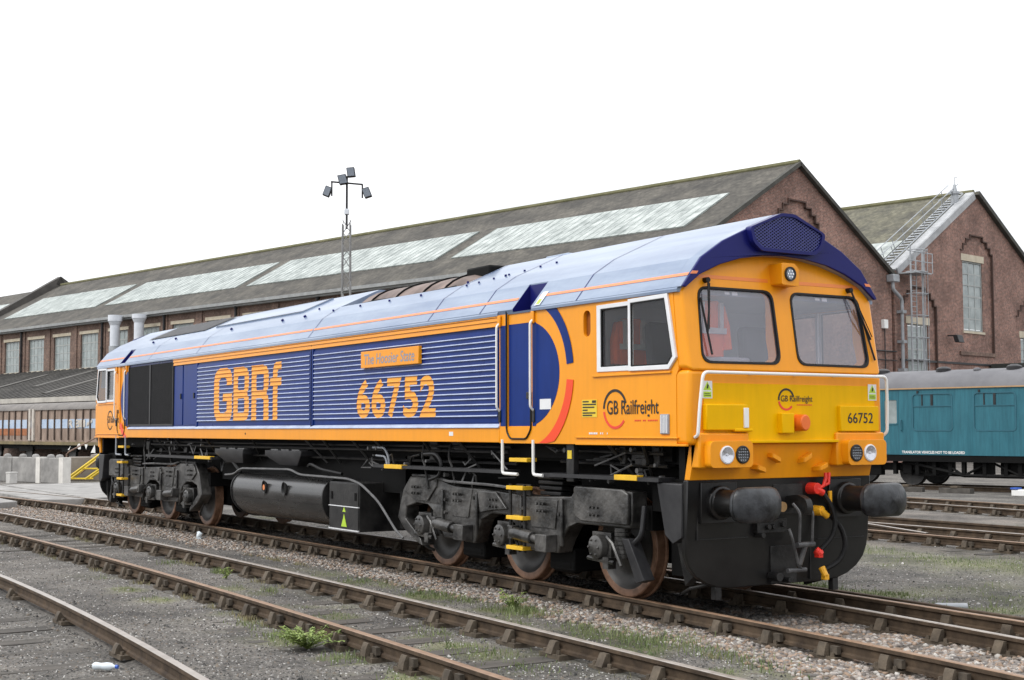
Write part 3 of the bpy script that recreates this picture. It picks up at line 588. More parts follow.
def win_parts(parent, fn, x0, x1, z0, z1, cols, rows, fr=.07, depth=.10, stone=True, panes=True, bars=.035):
    b = MB(); b.plate([(x0, z0), (x1, z0), (x1, z1), (x0, z1)], fn, depth, depth+.08, [[(x0+fr, z0+fr), (x1-fr, z0+fr), (x1-fr, z1-fr), (x0+fr, z1-fr)]])
    iw, ih = (x1-x0-2*fr), (z1-z0-2*fr)
    for i in range(1, cols): x = x0+fr+iw*i/cols; b.plate([(x-bars, z0+fr), (x+bars, z0+fr), (x+bars, z1-fr), (x-bars, z1-fr)], fn, depth+.01, depth+.06)
    for j in range(1, rows): z = z0+fr+ih*j/rows; q = bars*(1.0 if j % 3 else 1.6); b.plate([(x0+fr, z-q), (x1-fr, z-q), (x1-fr, z+q), (x0+fr, z+q)], fn, depth+.013, depth+.057)
    w_ = b.build('window', WINFR, parent)
    if panes:
        for i in range(cols):
            for j in range(rows):
                xa, xb = x0+fr+iw*i/cols+bars*.9, x0+fr+iw*(i+1)/cols-bars*.9; za, zb = z0+fr+ih*j/rows+bars*.9, z0+fr+ih*(j+1)/rows-bars*.9; tl = random.uniform(-.006, .006)
                q = MB(); q.plate([(xa, za), (xb, za), (xb, zb), (xa, zb)], lambda u, v, d: fn(u, v, d+tl*(v-za)*6), depth+.03, depth+.036); q.build('pane', PANE, w_, smooth=0)
    else:
        q = MB(); q.plate([(x0+fr, z0+fr), (x1-fr, z0+fr), (x1-fr, z1-fr), (x0+fr, z1-fr)], fn, depth+.03, depth+.036); q.build('pane', PANE, w_, smooth=0)
    if stone:
        q = MB(); q.plate([(x0-.18, z1), (x1+.18, z1), (x1+.18, z1+LH), (x0-.18, z1+LH)], fn, -.035, .1); q.build('lintel', STONE, w_)
        q = MB(); q.plate([(x0-.12, z0-.14), (x1+.12, z0-.14), (x1+.12, z0), (x0-.12, z0)], fn, -.06, .14); q.build('sill', STONE, w_)
    return w_
Z0 = -.3; LH = .24
shed = thing('brick_shed', 'long sooty brick workshop with pale glazed roof strips behind the locomotive', 'building', BL, BRZ, 'brick workshops')
H1, R1, W1 = 10.46, 15.57, 18.3
stepped = lambda xc, hw, zb, zt: [(xc-hw, zb), (xc+hw, zb), (xc+hw, zt-1.0), (xc+hw*.86, zt-1.0), (xc+hw*.86, zt-.62), (xc+hw*.66, zt-.62), (xc+hw*.66, zt-.28), (xc+hw*.40, zt-.28), (xc+hw*.40, zt), (xc-hw*.40, zt), (xc-hw*.40, zt-.28), (xc-hw*.66, zt-.28), (xc-hw*.66, zt-.62), (xc-hw*.86, zt-.62), (xc-hw*.86, zt-1.0), (xc-hw, zt-1.0)]
def corbel(parent, poly, wd=.075):
    b = MB(); cx_ = sum(p[0] for p in poly)/len(poly); k = 0
    for a, c in zip(poly[1:], poly[2:]):
        if c[1] < 0: continue
        x0, x1 = sorted((a[0], c[0])); z0, z1 = sorted((a[1], c[1]))
        b.box(x0-wd/2, x1+wd/2, -.075+.002*k, .05, z0-wd/2, z1+wd/2); k = (k+1) % 3
    b.build('corbel', M('sooty_corbel', (.085, .052, .042), .9, .25, 4) if 'sooty_corbel' not in MATS else MATS['sooty_corbel'], parent)
arch1 = stepped(9.1, 1.95, .4, 13.62)
b = MB(); b.plate([(.002, Z0), (W1, Z0), (W1, H1), (W1/2, R1), (.002, H1)], PY, 0, .35, [arch1]); g1 = b.build('gable_wall', BRICK, shed, smooth=0)
b = MB(); b.plate([(p[0]+.001, p[1]) for p in arch1], PY, .12, .30); b.build('recessed_panel', BRICK, shed, smooth=0); corbel(shed, arch1)
# long wall with its window openings
wy = [73.6-4.66*i for i in range(13)]
ops = [[(y-1.42, 6.65), (y+1.42, 6.65), (y+1.42, 9.32), (y-1.42, 9.32)] for y in wy]
b = MB(); b.plate([(.352, Z0), (83.5, Z0), (83.5, H1-.05), (.352, H1-.05)], PX, 0, .35, ops); b.build('long_wall', BRICKD, shed, smooth=0)
for y in wy: win_parts(shed, PX, y-1.42, y+1.42, 6.65, 9.32, 4, 4, .08, .12, True, False, .03)
b = MB()
for y in wy: pass
for y in [w_+2.33 for w_ in wy]: b.box(-.09, -.001, y-.35, y+.35, .0, H1-.32)
b.build_each('pier', BRICKD, shed, smooth=0)
for y in (71.4, 57.2, 47.9, 38.5, 29.2):
    b = MB(); b.cyl((-.20, y, .2), (-.20, y, 10.1), .085, .085, 8)
    for z in (3, 5.5, 8, 9.9): b.cyl((-.20, y, z), (-.20, y, z+.18), .12, .12, 8)
    b.build('downpipe', DARKST, shed)
sl = slope_pt(-.45, H1-.25, W1/2, R1+.06); sr = slope_pt(W1+.25, H1-.1, W1/2, R1+.06)
b = MB(); slope_box(b, sl, -.18, 83.6, 0, 1, -.12, 0); slope_box(b, sr, -.18, 83.6, 0, 1, -.12, 0); rf_ = b.build('roof', SLATE, shed, smooth=0)
for y0, y1 in ((2.0, 19.4), (21.0, 41.0), (42.4, 61.6), (63.2, 80.5)):
    b = MB(); slope_box(b, sl, y0, y1, .285, .675, .0, .07); g_ = b.build('roof_glazing', GLAZ, rf_, smooth=0)
    b = MB(); y = y0
    while y < y1+.01: slope_box(b, sl, y-.012, y+.012, .285, .675, .07, .085); y += .62
    kind(b.build('glazing_bars', M('glazing_bar_lead', (.30, .345, .325), .7, .2, 2) if 'glazing_bar_lead' not in MATS else MATS['glazing_bar_lead'], rf_, smooth=0), 'stuff')
b = MB(); b.tube([(W1/2, -.2, R1+.06), (W1/2, 83.5, R1+.06)], .16, 8); b.build('ridge', MOSSR, shed)
b = MB(); b.box(-.62, -.40, -.2, 83.6, H1-.30, H1-.10); b.box(-.42, .0, -.1, 83.5, H1-.42, H1-.28); b.build('gutter', M('pale_gutter', (.28, .29, .29), .7, .2, 2), shed)
b = MB()
for fn in (sl, sr): slope_box(b, fn, -.30, -.06, 0, 1, -.16, .04)
b.build('verge', M('dark_verge', (.06, .058, .05), .85, .3, 2), shed)
# far party gable and the next bay beyond it
b = MB(); slope_box(b, slope_pt(-.7, H1-.1, W1/2, R1+.9), 83.6, 84.4, 0, 1, -.9, .0); slope_box(b, slope_pt(W1+.7, H1-.1, W1/2, R1+.9), 83.6, 84.4, 0, 1, -.9, .0); b.build('parapet', M('dark_coping', (.075, .07, .064), .85, .3, 1), shed)
far = thing('brick_shed', 'next workshop bay past the sloping parapet at the left edge', 'building', BL, BRZ, 'brick workshops')
s3 = slope_pt(-.2, H1-.3, W1/2, R1-.1); s4 = slope_pt(W1+.2, H1-.3, W1/2, R1-.1)
b = MB(); slope_box(b, s3, 84.5, 150, 0, 1, -.12, 0); slope_box(b, s4, 84.5, 150, 0, 1, -.12, 0); b.build('roof', SLATE, far, smooth=0)
b = MB(); b.box(.3, .6, 84.5, 150, Z0, H1-.3); b.build('long_wall', BRICKD, far, smooth=0)
b = MB(); slope_box(b, s3, 88, 100, .45, .72, .0, .06); b.build('roof_glazing', GLAZ, far, smooth=0)

# ---- second gable on the right
LH = .42
sh2 = thing('brick_shed', 'second brick workshop with tall arched gable window behind the teal coach', 'building', BL, BRZ, 'brick workshops')
XL, XR, XM, H2, R2 = 18.62, 38.2, 28.4, 10.65, 16.3
archA = stepped(28.35, 2.0, 6.35, 13.62); archB = stepped(21.3, 1.95, .4, 9.95); archC = stepped(35.4, 1.95, .4, 9.95)
b = MB(); b.plate([(XL, Z0), (XR, Z0), (XR, H2), (XM, R2), (XL, H2)], PY, 0, .35, [archA, archB, archC]); b.build('gable_wall', BRICK, sh2, smooth=0)
wA = (26.75, 29.25, 7.70, 12.0); wB = (20.15, 22.45, 4.2, 7.8); wC = (34.2, 36.5, 4.2, 7.6)
for pol, w_, cols, rows in ((archA, wA, 3, 6), (archB, wB, 4, 5), (archC, wC, 4, 5)):
    b = MB(); b.plate(pol, PY, .10, .32, [[(w_[0], w_[2]), (w_[1], w_[2]), (w_[1], w_[3]), (w_[0], w_[3])]]); b.build('recessed_panel', BRICK, sh2, smooth=0); corbel(sh2, pol)
    win_parts(sh2, lambda u, v, d=0: PY(u, v, d+.10), w_[0], w_[1], w_[2], w_[3], cols, rows, .09, .06)
b = MB(); b.box(26.0, 30.5, -.10, .02, 6.2, 6.42); b.build('string_course', BRICKD, sh2)
b = MB(); b.box(XL+.5, XR, -.05, .02, 5.62, 5.74); b.build('cable_ledge', DARKST, sh2)
s5 = slope_pt(XL-.1, H2-.05, XM, R2+.06); s6 = slope_pt(XR+.3, H2-.1, XM, R2+.06)
b = MB(); slope_box(b, s5, .02, 84, 0, 1, -.12, 0); slope_box(b, s6, -.2, 84, 0, 1, -.12, 0); r2 = b.build('roof', SLATE2, sh2, smooth=0)
b = MB(); slope_box(b, s5, 1.6, 12, .06, .40, 0, .06); b.build('roof_glazing', GLAZ, r2, smooth=0)
for y0 in (14, 26, 38, 50): b = MB(); slope_box(b, s5, y0, y0+11, .08, .40, 0, .06); b.build('roof_glazing', GLAZ, r2, smooth=0)
b = MB(); b.tube([(XM, .1, R2+.08), (XM, 84, R2+.08)], .17, 8); b.build('ridge', MOSSR, sh2)
b = MB(); slope_box(b, s5, -.12, .0, .03, .97, -.30, .10); slope_box(b, s5, -.06, .5, .02, .98, .02, .12); b.build('verge_flashing', LEAD, sh2, smooth=0)
b = MB(); slope_box(b, s6, -.3, -.02, 0, 1, -.2, .06); b.build('verge', MATS['dark_verge'], sh2)
# roof walk beside the verge, with handrail
walk = thing('roof_walkway', 'grey metal stair with handrail running up the mossy roof edge', 'walkway', BL, BRZ)
b = MB()
for tt in np.arange(.02, .97, .035): slope_box(b, s5, .65, 1.25, tt, tt+.012, .16, .20)
b.build('tread', GALV, walk); b = MB()
for y in (.62, 1.28):
    b.tube([s5(y, 0, .14), s5(y, .97, .14)], .045, 5); b.tube([s5(y, .0, 1.0), s5(y, .95, .9)], .03, 5)
    for tt in np.arange(.02, .97, .12): b.tube([s5(y, tt, .12), s5(y, tt, .95)], .025, 5)
b.build('handrail', GALV, walk)
fin = thing('roof_finial', 'small grey ventilator with thin aerial on the right hand ridge end', 'ventilator', BL, BRZ)
b = MB(); b.cyl((26.95, .6, 15.3), (26.95, .6, 16.15), .22, .22, 10); b.cyl((26.95, .6, 16.15), (26.95, .6, 16.3), .30, .30, 10); b.cyl((26.95, .6, 16.3), (26.95, .6, 16.75), .17, .08, 10); b.build('vent_body', GALV, fin)
b = MB(); b.tube([(26.95, .6, 16.7), (27.0, .6, 17.2), (27.3, .6, 17.25)], .025, 5); b.tube([(26.9, .6, 16.4), (24.9, .6, 15.5)], .02, 5); b.tube([(25.3, .6, 14.9), (25.3, .6, 15.75)], .02, 5); b.build('aerial', GALV, fin)
# caged ladder and downpipe at the valley
lad = thing('caged_ladder', 'tall grey access ladder with safety cage between the two gables', 'ladder', BL, BRZ)
b = MB()
for x in (19.15, 20.5): b.tube([(x, -.75, 3.5), (x, -.75, 12.1)], .05, 6)
for x in (19.55, 20.1): b.tube([(x, -.55, 3.5), (x, -.55, 11.4)], .035, 6)
b.build('stile', GALV, lad); b = MB(); z = 3.6
while z < 11.3: b.tube([(19.55, -.55, z), (20.1, -.55, z)], .022, 5); z += .30
b.build('rung', GALV, lad); b = MB(); z = 4.4
while z < 12.2:
    b.tube([(19.15, -.45, z), (19.15, -1.0, z), (19.5, -1.25, z), (20.15, -1.25, z), (20.5, -1.0, z), (20.5, -.45, z)], .03, 5); z += 1.25
for x in (19.5, 19.83, 20.15): b.tube([(x, -1.25, 4.4), (x, -1.25, 12.0)], .02, 5)
b.build('cage_hoop', GALV, lad)
b = MB(); b.box(19.0, 20.7, -1.2, -.1, 10.55, 10.62)
for x in (18.9, 19.8, 20.8): b.tube([(x, -1.2, 10.6), (x, -1.2, 11.75)], .03, 5)
for z in (11.2, 11.72): b.tube([(18.1, -1.2, z), (20.8, -1.2, z)], .03, 5)
b.build('platform', GALV, lad)
dp_ = thing('downpipe', 'pale kinked rainwater pipe down the corner between the gables', 'downpipe', BL, BRZ)
b = MB(); b.tube([(18.05, -.25, 10.2), (18.05, -.25, 9.6), (19.0, -.25, 9.1), (19.0, -.25, 2.0)], .105, 8, round_=.2); b.build('pipe', GALV, dp_)
b = MB(); b.box(17.75, 18.4, -.5, -.02, 10.0, 10.42); b.build('hopper', GALV, dp_, bevel=.04); b = MB()
for z in (8.3, 6.6, 5.0): b.box(18.8, 19.2, -.42, -.02, z, z+.16)
b.build('bracket', GALV, dp_)
wb_ = thing('junction_box', 'small white box with conduits on the brick wall by the cab', 'box', BL, BRZ)
b = MB(); b.box(17.15, 17.55, -.22, -.002, 7.35, 7.85); b.build('case', WHITE, wb_, bevel=.02); b = MB(); b.tube([(17.35, -.1, 7.35), (17.35, -.1, 5.0)], .035, 5); b.tube([(16.5, -.1, 6.1), (18.6, -.1, 6.1)], .04, 5); b.tube([(16.5, -.1, 5.6), (18.6, -.1, 5.6)], .03, 5); b.build('conduit', DARKST, wb_)
fl = thing('wall_lamp', 'dark floodlight bracketed on brick below the tall gable window', 'lamp', BL, BRZ)
b = MB(); b.box(24.3, 24.95, -.85, -.55, 6.85, 7.3); b.xf(lambda x, y, z: (x, y+(z-7)*.3, z)); b.build('lamp_head', DARKST, fl, bevel=.03); b = MB(); b.tube([(24.6, 0, 7.3), (24.6, -.55, 7.25)], .04, 6); b.build('bracket', DARKST, fl)
low = thing('flat_roof_annex', 'dark flat annex roof against the gable at the right edge', 'building', BL, BRZ)
b = MB(); b.box(29.6, 42, -4.5, -.15, 5.3, 5.75); b.build('roof', M('felt_roof', (.045, .05, .045), .9, .3, 2), low, bevel=.03); b = MB(); b.box(30.0, 41.7, -4.2, -.1, Z0, 5.3); b.build('wall', BRICKD, low, smooth=0)

# ---- lean-to in front of the long wall, with two flues
lt = thing('lean_to', 'low lean-to with dark corrugated roof under the workshop windows', 'building', BL, BRZ)
s7 = slope_pt(-9.3, 3.98, -.02, 6.60)
b = MB(); slope_box(b, s7, 34, 100, 0, 1, -.10, 0); lr = b.build('roof', CORR, lt, smooth=0)
b = MB(); y = 34.0
while y < 100: slope_box(b, s7, y, y+.35, 0, 1, 0, .05); y += 1.05
b.build('roof_ribs', CORR, lr, smooth=0)
for y0, t0, t1 in ((73.2, .45, .75), (55.5, .35, .85), (62.5, .2, .8), (49, .1, .7), (67.8, .15, .6)): b = MB(); slope_box(b, s7, y0, y0+.9, t0, t1, .05, .09); b.build('roof_light', GLAZ if y0 > 70 else M('dirty_rooflight', (.105, .10, .092), .8, .2, 2) if 'dirty_rooflight' not in MATS else MATS['dirty_rooflight'] if y0 < 70 else GLAZ, lr)
b = MB(); b.box(-9.55, -9.25, 34, 100, 3.62, 3.95); b.build('fascia', M('pale_fascia', (.42, .40, .36), .75, .2, 1), lt)
b = MB(); b.box(-9.2, -8.9, 34, 100, Z0, 3.65); b.box(-9, 0, 34, 34.3, Z0, 3.7); b.build('wall', BRICKD, lt, smooth=0)
for y, zt, lab in ((53.25, 10.3, 'left white capped flue pipe against the workshop wall'), (49.65, 10.15, 'right white capped flue pipe against the workshop wall')):
    t = thing('flue_pipe', lab, 'flue', BL, BRZ, 'flue pipes on the lean-to')
    b = MB(); b.cyl((-1.2, y, 6.0), (-1.2, y, 8.0), .42, .42, 14); b.build('base_drum', GALV, t); b = MB(); b.cyl((-1.2, y, 8.0), (-1.2, y, 9.65), .36, .36, 16); b.build('pipe', FLUE, t); b = MB(); b.cyl((-1.2, y, 9.55), (-1.2, y, 9.85), .37, .50, 16); b.cyl((-1.2, y, 9.85), (-1.2, y, zt), .52, .52, 16); b.build('cowl', FLUE, t)

# ---- lattice lamp mast
MR = math.atan2(.8435, .537)
mast = thing('lighting_mast', 'lattice steel mast carrying four dark floodlights above the roofs', 'lamp mast', (-35.5, 16.85, 0), MR)
b = MB(); hw = .17
for sx in (-1, 1):
    for sy in (-1, 1): b.tube([(sx*hw*1.25, sy*hw*1.25, -.2), (sx*hw, sy*hw, 11.0)], .032, 5)
b.build('leg', MASTM, mast); b = MB(); z = 0.2; k = 1
while z < 10.7:
    for (p, q) in (((-hw, -hw), (hw, -hw)), ((hw, -hw), (hw, hw)), ((hw, hw), (-hw, hw)), ((-hw, hw), (-hw, -hw))):
        f = 1.25-.25*z/11; a_, c_ = (p, q) if k > 0 else (q, p); b.tube([(a_[0]*f, a_[1]*f, z), (c_[0]*f, c_[1]*f, z+.55)], .022, 4)
    z += .55; k = -k
b.build('lacing', MASTM, mast)
b = MB(); b.tube([(0, 0, 10.8), (0, 0, 13.2)], .055, 6); b.tube([(-.72, 0, 12.95), (.72, 0, 12.82)], .04, 6); b.tube([(-.68, 0, 12.95), (-.68, 0, 12.3)], .04, 6); b.tube([(.70, 0, 12.82), (.70, 0, 12.2)], .04, 6); b.build('head_frame', DARKST, mast)
b = MB(); b.box(-.10, .10, -.12, .12, 11.45, 11.7); b.build('control_box', FLUE, mast, bevel=.02)
for (x, z, w_, tl, zr) in ((-.86, 12.48, .34, -.6, .3), (.92, 12.42, .36, .5, -.3), (.20, 13.35, .36, .15, .1), (-.17, 13.02, .40, .3, 0)):
    b = MB(); b.box(-w_/2, w_/2, -.16, .14, -.2, .2); b.xf(lambda X, Y, Zz: (x+X*math.cos(tl)-Zz*math.sin(tl)*.8, Y-.1-Zz*.35, z+Zz+X*math.sin(tl)*.6)); fh = b.build('floodlight', DARKST, mast, bevel=.02)
    b = MB(); b.box(-w_/2+.03, w_/2-.03, -.175, -.162, -.17, .17); b.xf(lambda X, Y, Zz: (x+X*math.cos(tl)-Zz*math.sin(tl)*.8, Y-.1-Zz*.35, z+Zz+X*math.sin(tl)*.6)); b.build('lamp_glass', LAMPG, fh)

# ================================================================== ROLLING STOCK BEHIND
CRZ = math.atan2(.20120438, .97954928)
coach = thing('railway_coach', 'teal blue passenger coach with plated windows and grey roof', 'coach', (-7.21, 25.38, 0), CRZ)
x0, x1, D = -6.2, 13.8, 2.74
WNS = [(-2.94, -1.54), (-.83, .55), (1.3, 2.7), (3.4, 4.8), (5.5, 6.9), (7.6, 9.0), (9.7, 11.1)]
CF = lambda u, v, d=0: (u, d, v)
b = MB(); b.plate([(x0, .93), (x1, .93), (x1, 3.06), (x0, 3.06)], CF, 0, .06, [rrect(a, c, 1.70, 2.89, .12, 4) for a, c in WNS]+[rrect(-3.95, -3.50, 1.94, 2.70, .04)])
b.box(x0, x1, D-.06, D, .93, 3.06); b.box(x0, x0+.06, .06, D-.06, .93, 3.06); b.box(x1-.06, x1, .06, D-.06, .93, 3.06); b.box(x0, x1, .06, D-.06, .93, 1.0)
cb = b.build('body', COACHT, coach, smooth=0)
for a, c in WNS:
    b = MB(); b.plate(rrect(a+.02, c-.02, 1.72, 2.87, .11, 4), CF, .012, .05); wp_ = b.build('plated_window', COACHT, coach)
    b = MB(); b.plate(rrect(a-.01, c+.01, 1.69, 2.90, .13, 4), CF, -.012, .01, [rrect(a+.03, c-.03, 1.73, 2.86, .10, 4)]); b.box(a+.03, c-.03, -.008, .012, 2.47, 2.50); b.build('window_bead', M('teal_bead', (.020, .11, .15), .45, .1, 2) if 'teal_bead' not in MATS else MATS['teal_bead'], wp_)
    b = MB(); b.box(a+.33, a+.37, -.006, .012, 2.50, 2.86); b.box(a+.65, a+.73, -.006, .012, 2.50, 2.86); b.build_each('vent_slot', DARKST, wp_)
    b = MB(); b.box(a+.17, a+.23, -.03, 0, 2.90, 2.98); b.build('lamp_clip', DARKST, wp_)
b = MB(); b.plate(rrect(-3.95, -3.50, 1.94, 2.70, .04), CF, .02, .03); b.build('door_glass', PANE, coach); b = MB(); b.plate([(-4.02, .95), (-3.43, .95), (-3.43, 3.02), (-4.02, 3.02)], CF, -.006, .0, [[(-4.0, .97), (-3.45, .97), (-3.45, 3.0), (-4.0, 3.0)]]); b.tube([(-3.33, -.01, 2.05), (-3.33, -.06, 2.03), (-3.33, -.06, 1.72), (-3.33, -.01, 1.70)], .018, 6); b.plate([(-3.97, 1.9), (-3.48, 1.9), (-3.48, 1.93), (-3.97, 1.93)], CF, -.02, 0); b.build('door', MATS['teal_bead'], coach)
rp_ = [(-.03, 3.06), (.02, 3.22), (.14, 3.40), (.36, 3.54), (.70, 3.63), (1.37, 3.68), (2.04, 3.63), (2.38, 3.54), (2.60, 3.40), (2.72, 3.22), (2.77, 3.06)]
b = MB(); b.prism_x(rp_, x0-.05, x1+.05); cr_ = b.build('roof', COACHR, coach, smooth=50)
b = MB(); b.box(x0, x1, -.045, .0, 3.035, 3.075); b.build('cantrail_line', BUFFL, coach)
for x in (-4.4, -2.2, .18, 2.5, 4.9, 7.2, 9.6, 12.0):
    b = MB(); b.lathe([(0, .24), (.10, .24), (.13, .20), (.17, .10), (.175, 0)], (x, .72, 3.59), (0, 0, 1), 12); b.build('roof_ventilator', DARKST, cr_)
for x in (-1.0, 3.6): b = MB(); b.lathe([(0, .12), (.06, .12), (.09, .05)], (x, .62, 3.6), (0, 0, 1), 10); b.build('roof_ventilator', COACHR, cr_)
b = MB(); letters(b, 'TRANSLATOR VEHICLES NOT TO BE LOADED', -3.33, -1.15, .975, 1.06, CF, -.008, .028); b.build('lettering', WHITE, coach)
b = MB(); b.box(x0, x1, .02, .12, .72, .93); b.box(x0, x1, D-.14, D-.04, .72, .93); b.build('solebar', SOOT, coach)
b = MB()
for x in (-3.7, -2.9, -2.3, -1.75, -1.3, -.6, .1, .55, 1.2, 2.2, 3.0, 3.8): b.box(x-.06, x+.06, .15, .28, .30, .75)
b.tube([(-3.4, .2, .72), (-1.3, .2, .30), (2.2, .2, .30), (4.3, .2, .72)], .06, 5); b.tube([(-2.1, .2, .74), (-1.3, .2, .30), (-.4, .2, .74), (.55, .2, .32), (1.4, .2, .74)], .045, 5)
b.box(-3.2, 4.0, .35, .5, .26, .34); b.build('truss', SOOT, coach)
for xa, xb, z0, z1 in ((-.15, .5, .35, .72), (-2.6, -2.1, .42, .72), (1.0, 2.3, .30, .72), (-1.05, -.75, .32, .72), (2.5, 3.4, .35, .72)): b = MB(); b.box(xa, xb, .3, 1.2, z0, z1); b.build('underframe_box', SOOT, coach, bevel=.02)
for xc in (-4.6, 9.5):
    b = MB(); b.box(xc-1.75, xc+1.75, .32, .46, .42, .66); b.box(xc-.35, xc+.35, .25, .5, .25, .8)
    for q in (-1.3, 1.3): b.box(xc+q-.16, xc+q+.16, .24, .42, .32, .66)
    bo = b.build('bogie', SOOT, coach, bevel=.02)
    for q in (-1.3, 1.3):
        for y in (.62, 2.05): o = link(bpy.data.objects.new('wheel', WMC)) if 'WMC' in globals() else None; 
def plain_wheel():
    b = MB(); b.lathe([(0, 0), (0, .4), (-.02, .46), (.1, .46), (.11, .49), (.14, .49), (.14, 0)], (0, 0, 0), (0, 1, 0), 20); return b.mesh('wheel', WHEELD)
PW = plain_wheel()
for bo in [o for o in coach.children if o.name.startswith('bogie')]:
    xc = -4.6 if bo.name == 'bogie' or not any(v.co.x > 5 for v in bo.data.vertices) else 9.5
    xc = 9.5 if any(v.co.x > 5 for v in bo.data.vertices) else -4.6
    for q in (-1.3, 1.3):
        for y in (.58, 2.05): o = link(bpy.data.objects.new('wheel', PW)); o.parent = bo; o.location = (xc+q, y, .46-.06)
track_c = thing('railway_track', 'line under the teal coach half hidden by its underframe', 'railway track', (-7.21, 25.38, -.06), CRZ, 'tracks of the yard')
for y in (.65, 2.1): sweep_rail([(x, y) for x in np.arange(-14, 22, 3.0)], [RAILSIDE, RAILTOPS], track_c)

wag = thing('goods_wagon', 'grimy brown ribbed van with faded blue band behind the concrete wall', 'wagon', (-68.97, 12.24, 0), CRZ)
WF = lambda u, v, d=0: (u, d, v); wx0, wx1 = -11.0, 10.0
b = MB(); b.box(wx0, wx1, .03, 2.7, 1.02, 3.08); wbod = b.build('body', WAGB, wag)
b = MB(); b.prism_x([(-.05, 3.05), (-.03, 3.15), (.18, 3.38), (.6, 3.5), (1.35, 3.55), (2.1, 3.5), (2.5, 3.38), (2.73, 3.15), (2.75, 3.05)], wx0-.1, wx1+.1); b.build('roof', WAGR, wag)
u = wx0+.2
while u < wx1:
    if not -2.95 < u < -2.2:
        b = MB(); b.box(u-.045, u+.045, -.06, .03, 1.15, 3.04); b.build('rib', M('dark_brown_rib', (.10, .072, .057), .85, .3, 3) if 'dark_brown_rib' not in MATS else MATS['dark_brown_rib'], wbod)  # ribs a darker brown than the wagon body
        nx2 = min(u+.95, wx1)
        b = MB(); b.plate([(u+.07, 1.88), (nx2-.07, 1.88), (nx2-.07, 2.45), (u+.07, 2.45)], WF, .012, .03); b.build('blue_band', WAGBLUE, wbod)
        if u < -2.9: b = MB(); b.plate([(u+.07, 1.42), (nx2-.07, 1.42), (nx2-.07, 1.88), (u+.07, 1.88)], WF, .014, .03); b.build('orange_band', WAGO, wbod)
    u += .95
for u in (-2.85, -2.35): b = MB(); b.box(u-.13, u+.13, -.09, .03, 1.1, 3.15); b.build('door_post', WAGP, wbod)
b = MB(); 
for ch, u in (('R', 2.45), ('B', 3.35)): letters(b, ch, u, u+.7, 1.92, 2.42, WF, -.02, .03)
b.plate([(3.95, 1.95), (4.7, 1.95), (4.7, 2.4), (3.95, 2.4)], WF, -.02, -.01); b.plate([(4.9, 2.0), (5.6, 2.25), (5.6, 2.4), (4.9, 2.2)], WF, -.02, -.01); b.build('faded_lettering', WAGP, wag)
b = MB(); b.box(wx0, wx1, .0, .15, .84, 1.04); b.build('solebar', M('wagon_sole', (.13, .105, .06), .8, .3, 1, col2=(.24, .19, .10)), wag)
b = MB(); b.box(-8, 8, .3, 2.4, .55, .84); b.build('underframe', SOOT, wag)
for xc in (-8.6, -3.9, 2.2, 6.8):
    b = MB(); b.box(xc-1.0, xc+1.0, .2, .4, .42, .72); b.build('axle_guard', SOOT, wag)
    for q in (-.0,): o = link(bpy.data.objects.new('wheel', PW)); o.parent = wag; o.location = (xc, .45, .36)
b = MB(); letters(b, '9', 3.75, 4.2, .35, .95, WF, -.02, .02); b.plate([(4.7, .9), (5.1, .9), (4.9, .6)], WF, -.03, -.02); b.plate([(5.5, .4), (6.0, .9), (6.1, .4)], WF, -.03, -.02); b.plate([(2.5, .55), (2.9, .8), (2.7, .55)], WF, -.03, -.02); b.build('chassis_mark', WHITE, wag)
track_w = thing('railway_track', 'line carrying the brown van behind the concrete blocks', 'railway track', (-68.97, 12.24, -.1), CRZ, 'tracks of the yard')
for y in (.6, 2.05): sweep_rail([(x, y) for x in np.arange(-30, 30, 5.0)], [RAILSIDE, RAILTOPS], track_w)

# ================================================================== CONCRETE BLOCKS, STAIR, SMALL THINGS AT THE LEFT
CW = math.atan2(.295, .956); ex, ey = -31.2, 3.4
bl_labels = ['pale end block of the concrete wall beside the yellow stair', 'grey concrete block second from the yellow stair', 'grey concrete block behind the small white box', 'stained grey concrete block beyond the small white box', 'grey concrete block at the left edge of the wall', 'last concrete block of the wall past the left edge']
u = 0
for i in range(6):
    Lb = 1.55 if i < 1 else 2.0
    t = thing('concrete_block', bl_labels[i], 'concrete block', (ex-(u+Lb/2)*math.cos(CW), ey-(u+Lb/2)*math.sin(CW), -.2), CW, 'interlocking concrete blocks in a row')
    b = MB(); b.box(-Lb/2+.02, Lb/2-.02, 0, .30, 0, .95); b.build('block_body', CONC, t, bevel=.03)
    for q in ((-.45, .45) if i else (-.3, .3)): b = MB(); b.lathe([(0, .145), (.06, .14), (.11, .10), (.13, 0)], (q, .15, .95), (0, 0, 1), 12); b.build('stud', CONC, t)
    if i < 2: b = MB(); b.box(Lb/2-.26, Lb/2+.02, -.02, .31, .0, .97); b.build('pale_edge', M('white_painted_edge', (.66, .64, .60), .8, .1, 4) if 'white_painted_edge' not in MATS else MATS['white_painted_edge'], t)
    u += Lb+.03
for i in range(3):
    t = thing('concrete_block', ['brown stained block behind the yellow stair', 'brown stained block half hidden by the far cab', 'brown stained block behind the far bogie'][i], 'concrete block', (-34.0+.25*i, 4.4+2.05*i, -.2), R_(82), 'interlocking concrete blocks in a row')
    b = MB(); b.box(0, 2.0, -.1, .7, 0, .93); b.build('block_body', CONCD, t, bevel=.03)
    b = MB(); b.lathe([(0, .22), (.08, .2), (.12, 0)], (1.0, .3, .93), (0, 0, 1), 12); b.build('stud', CONCD, t)
t = thing('white_crate', 'small pale cube standing against the concrete blocks', 'box', (-31.75, 1.80, -.2), CW)
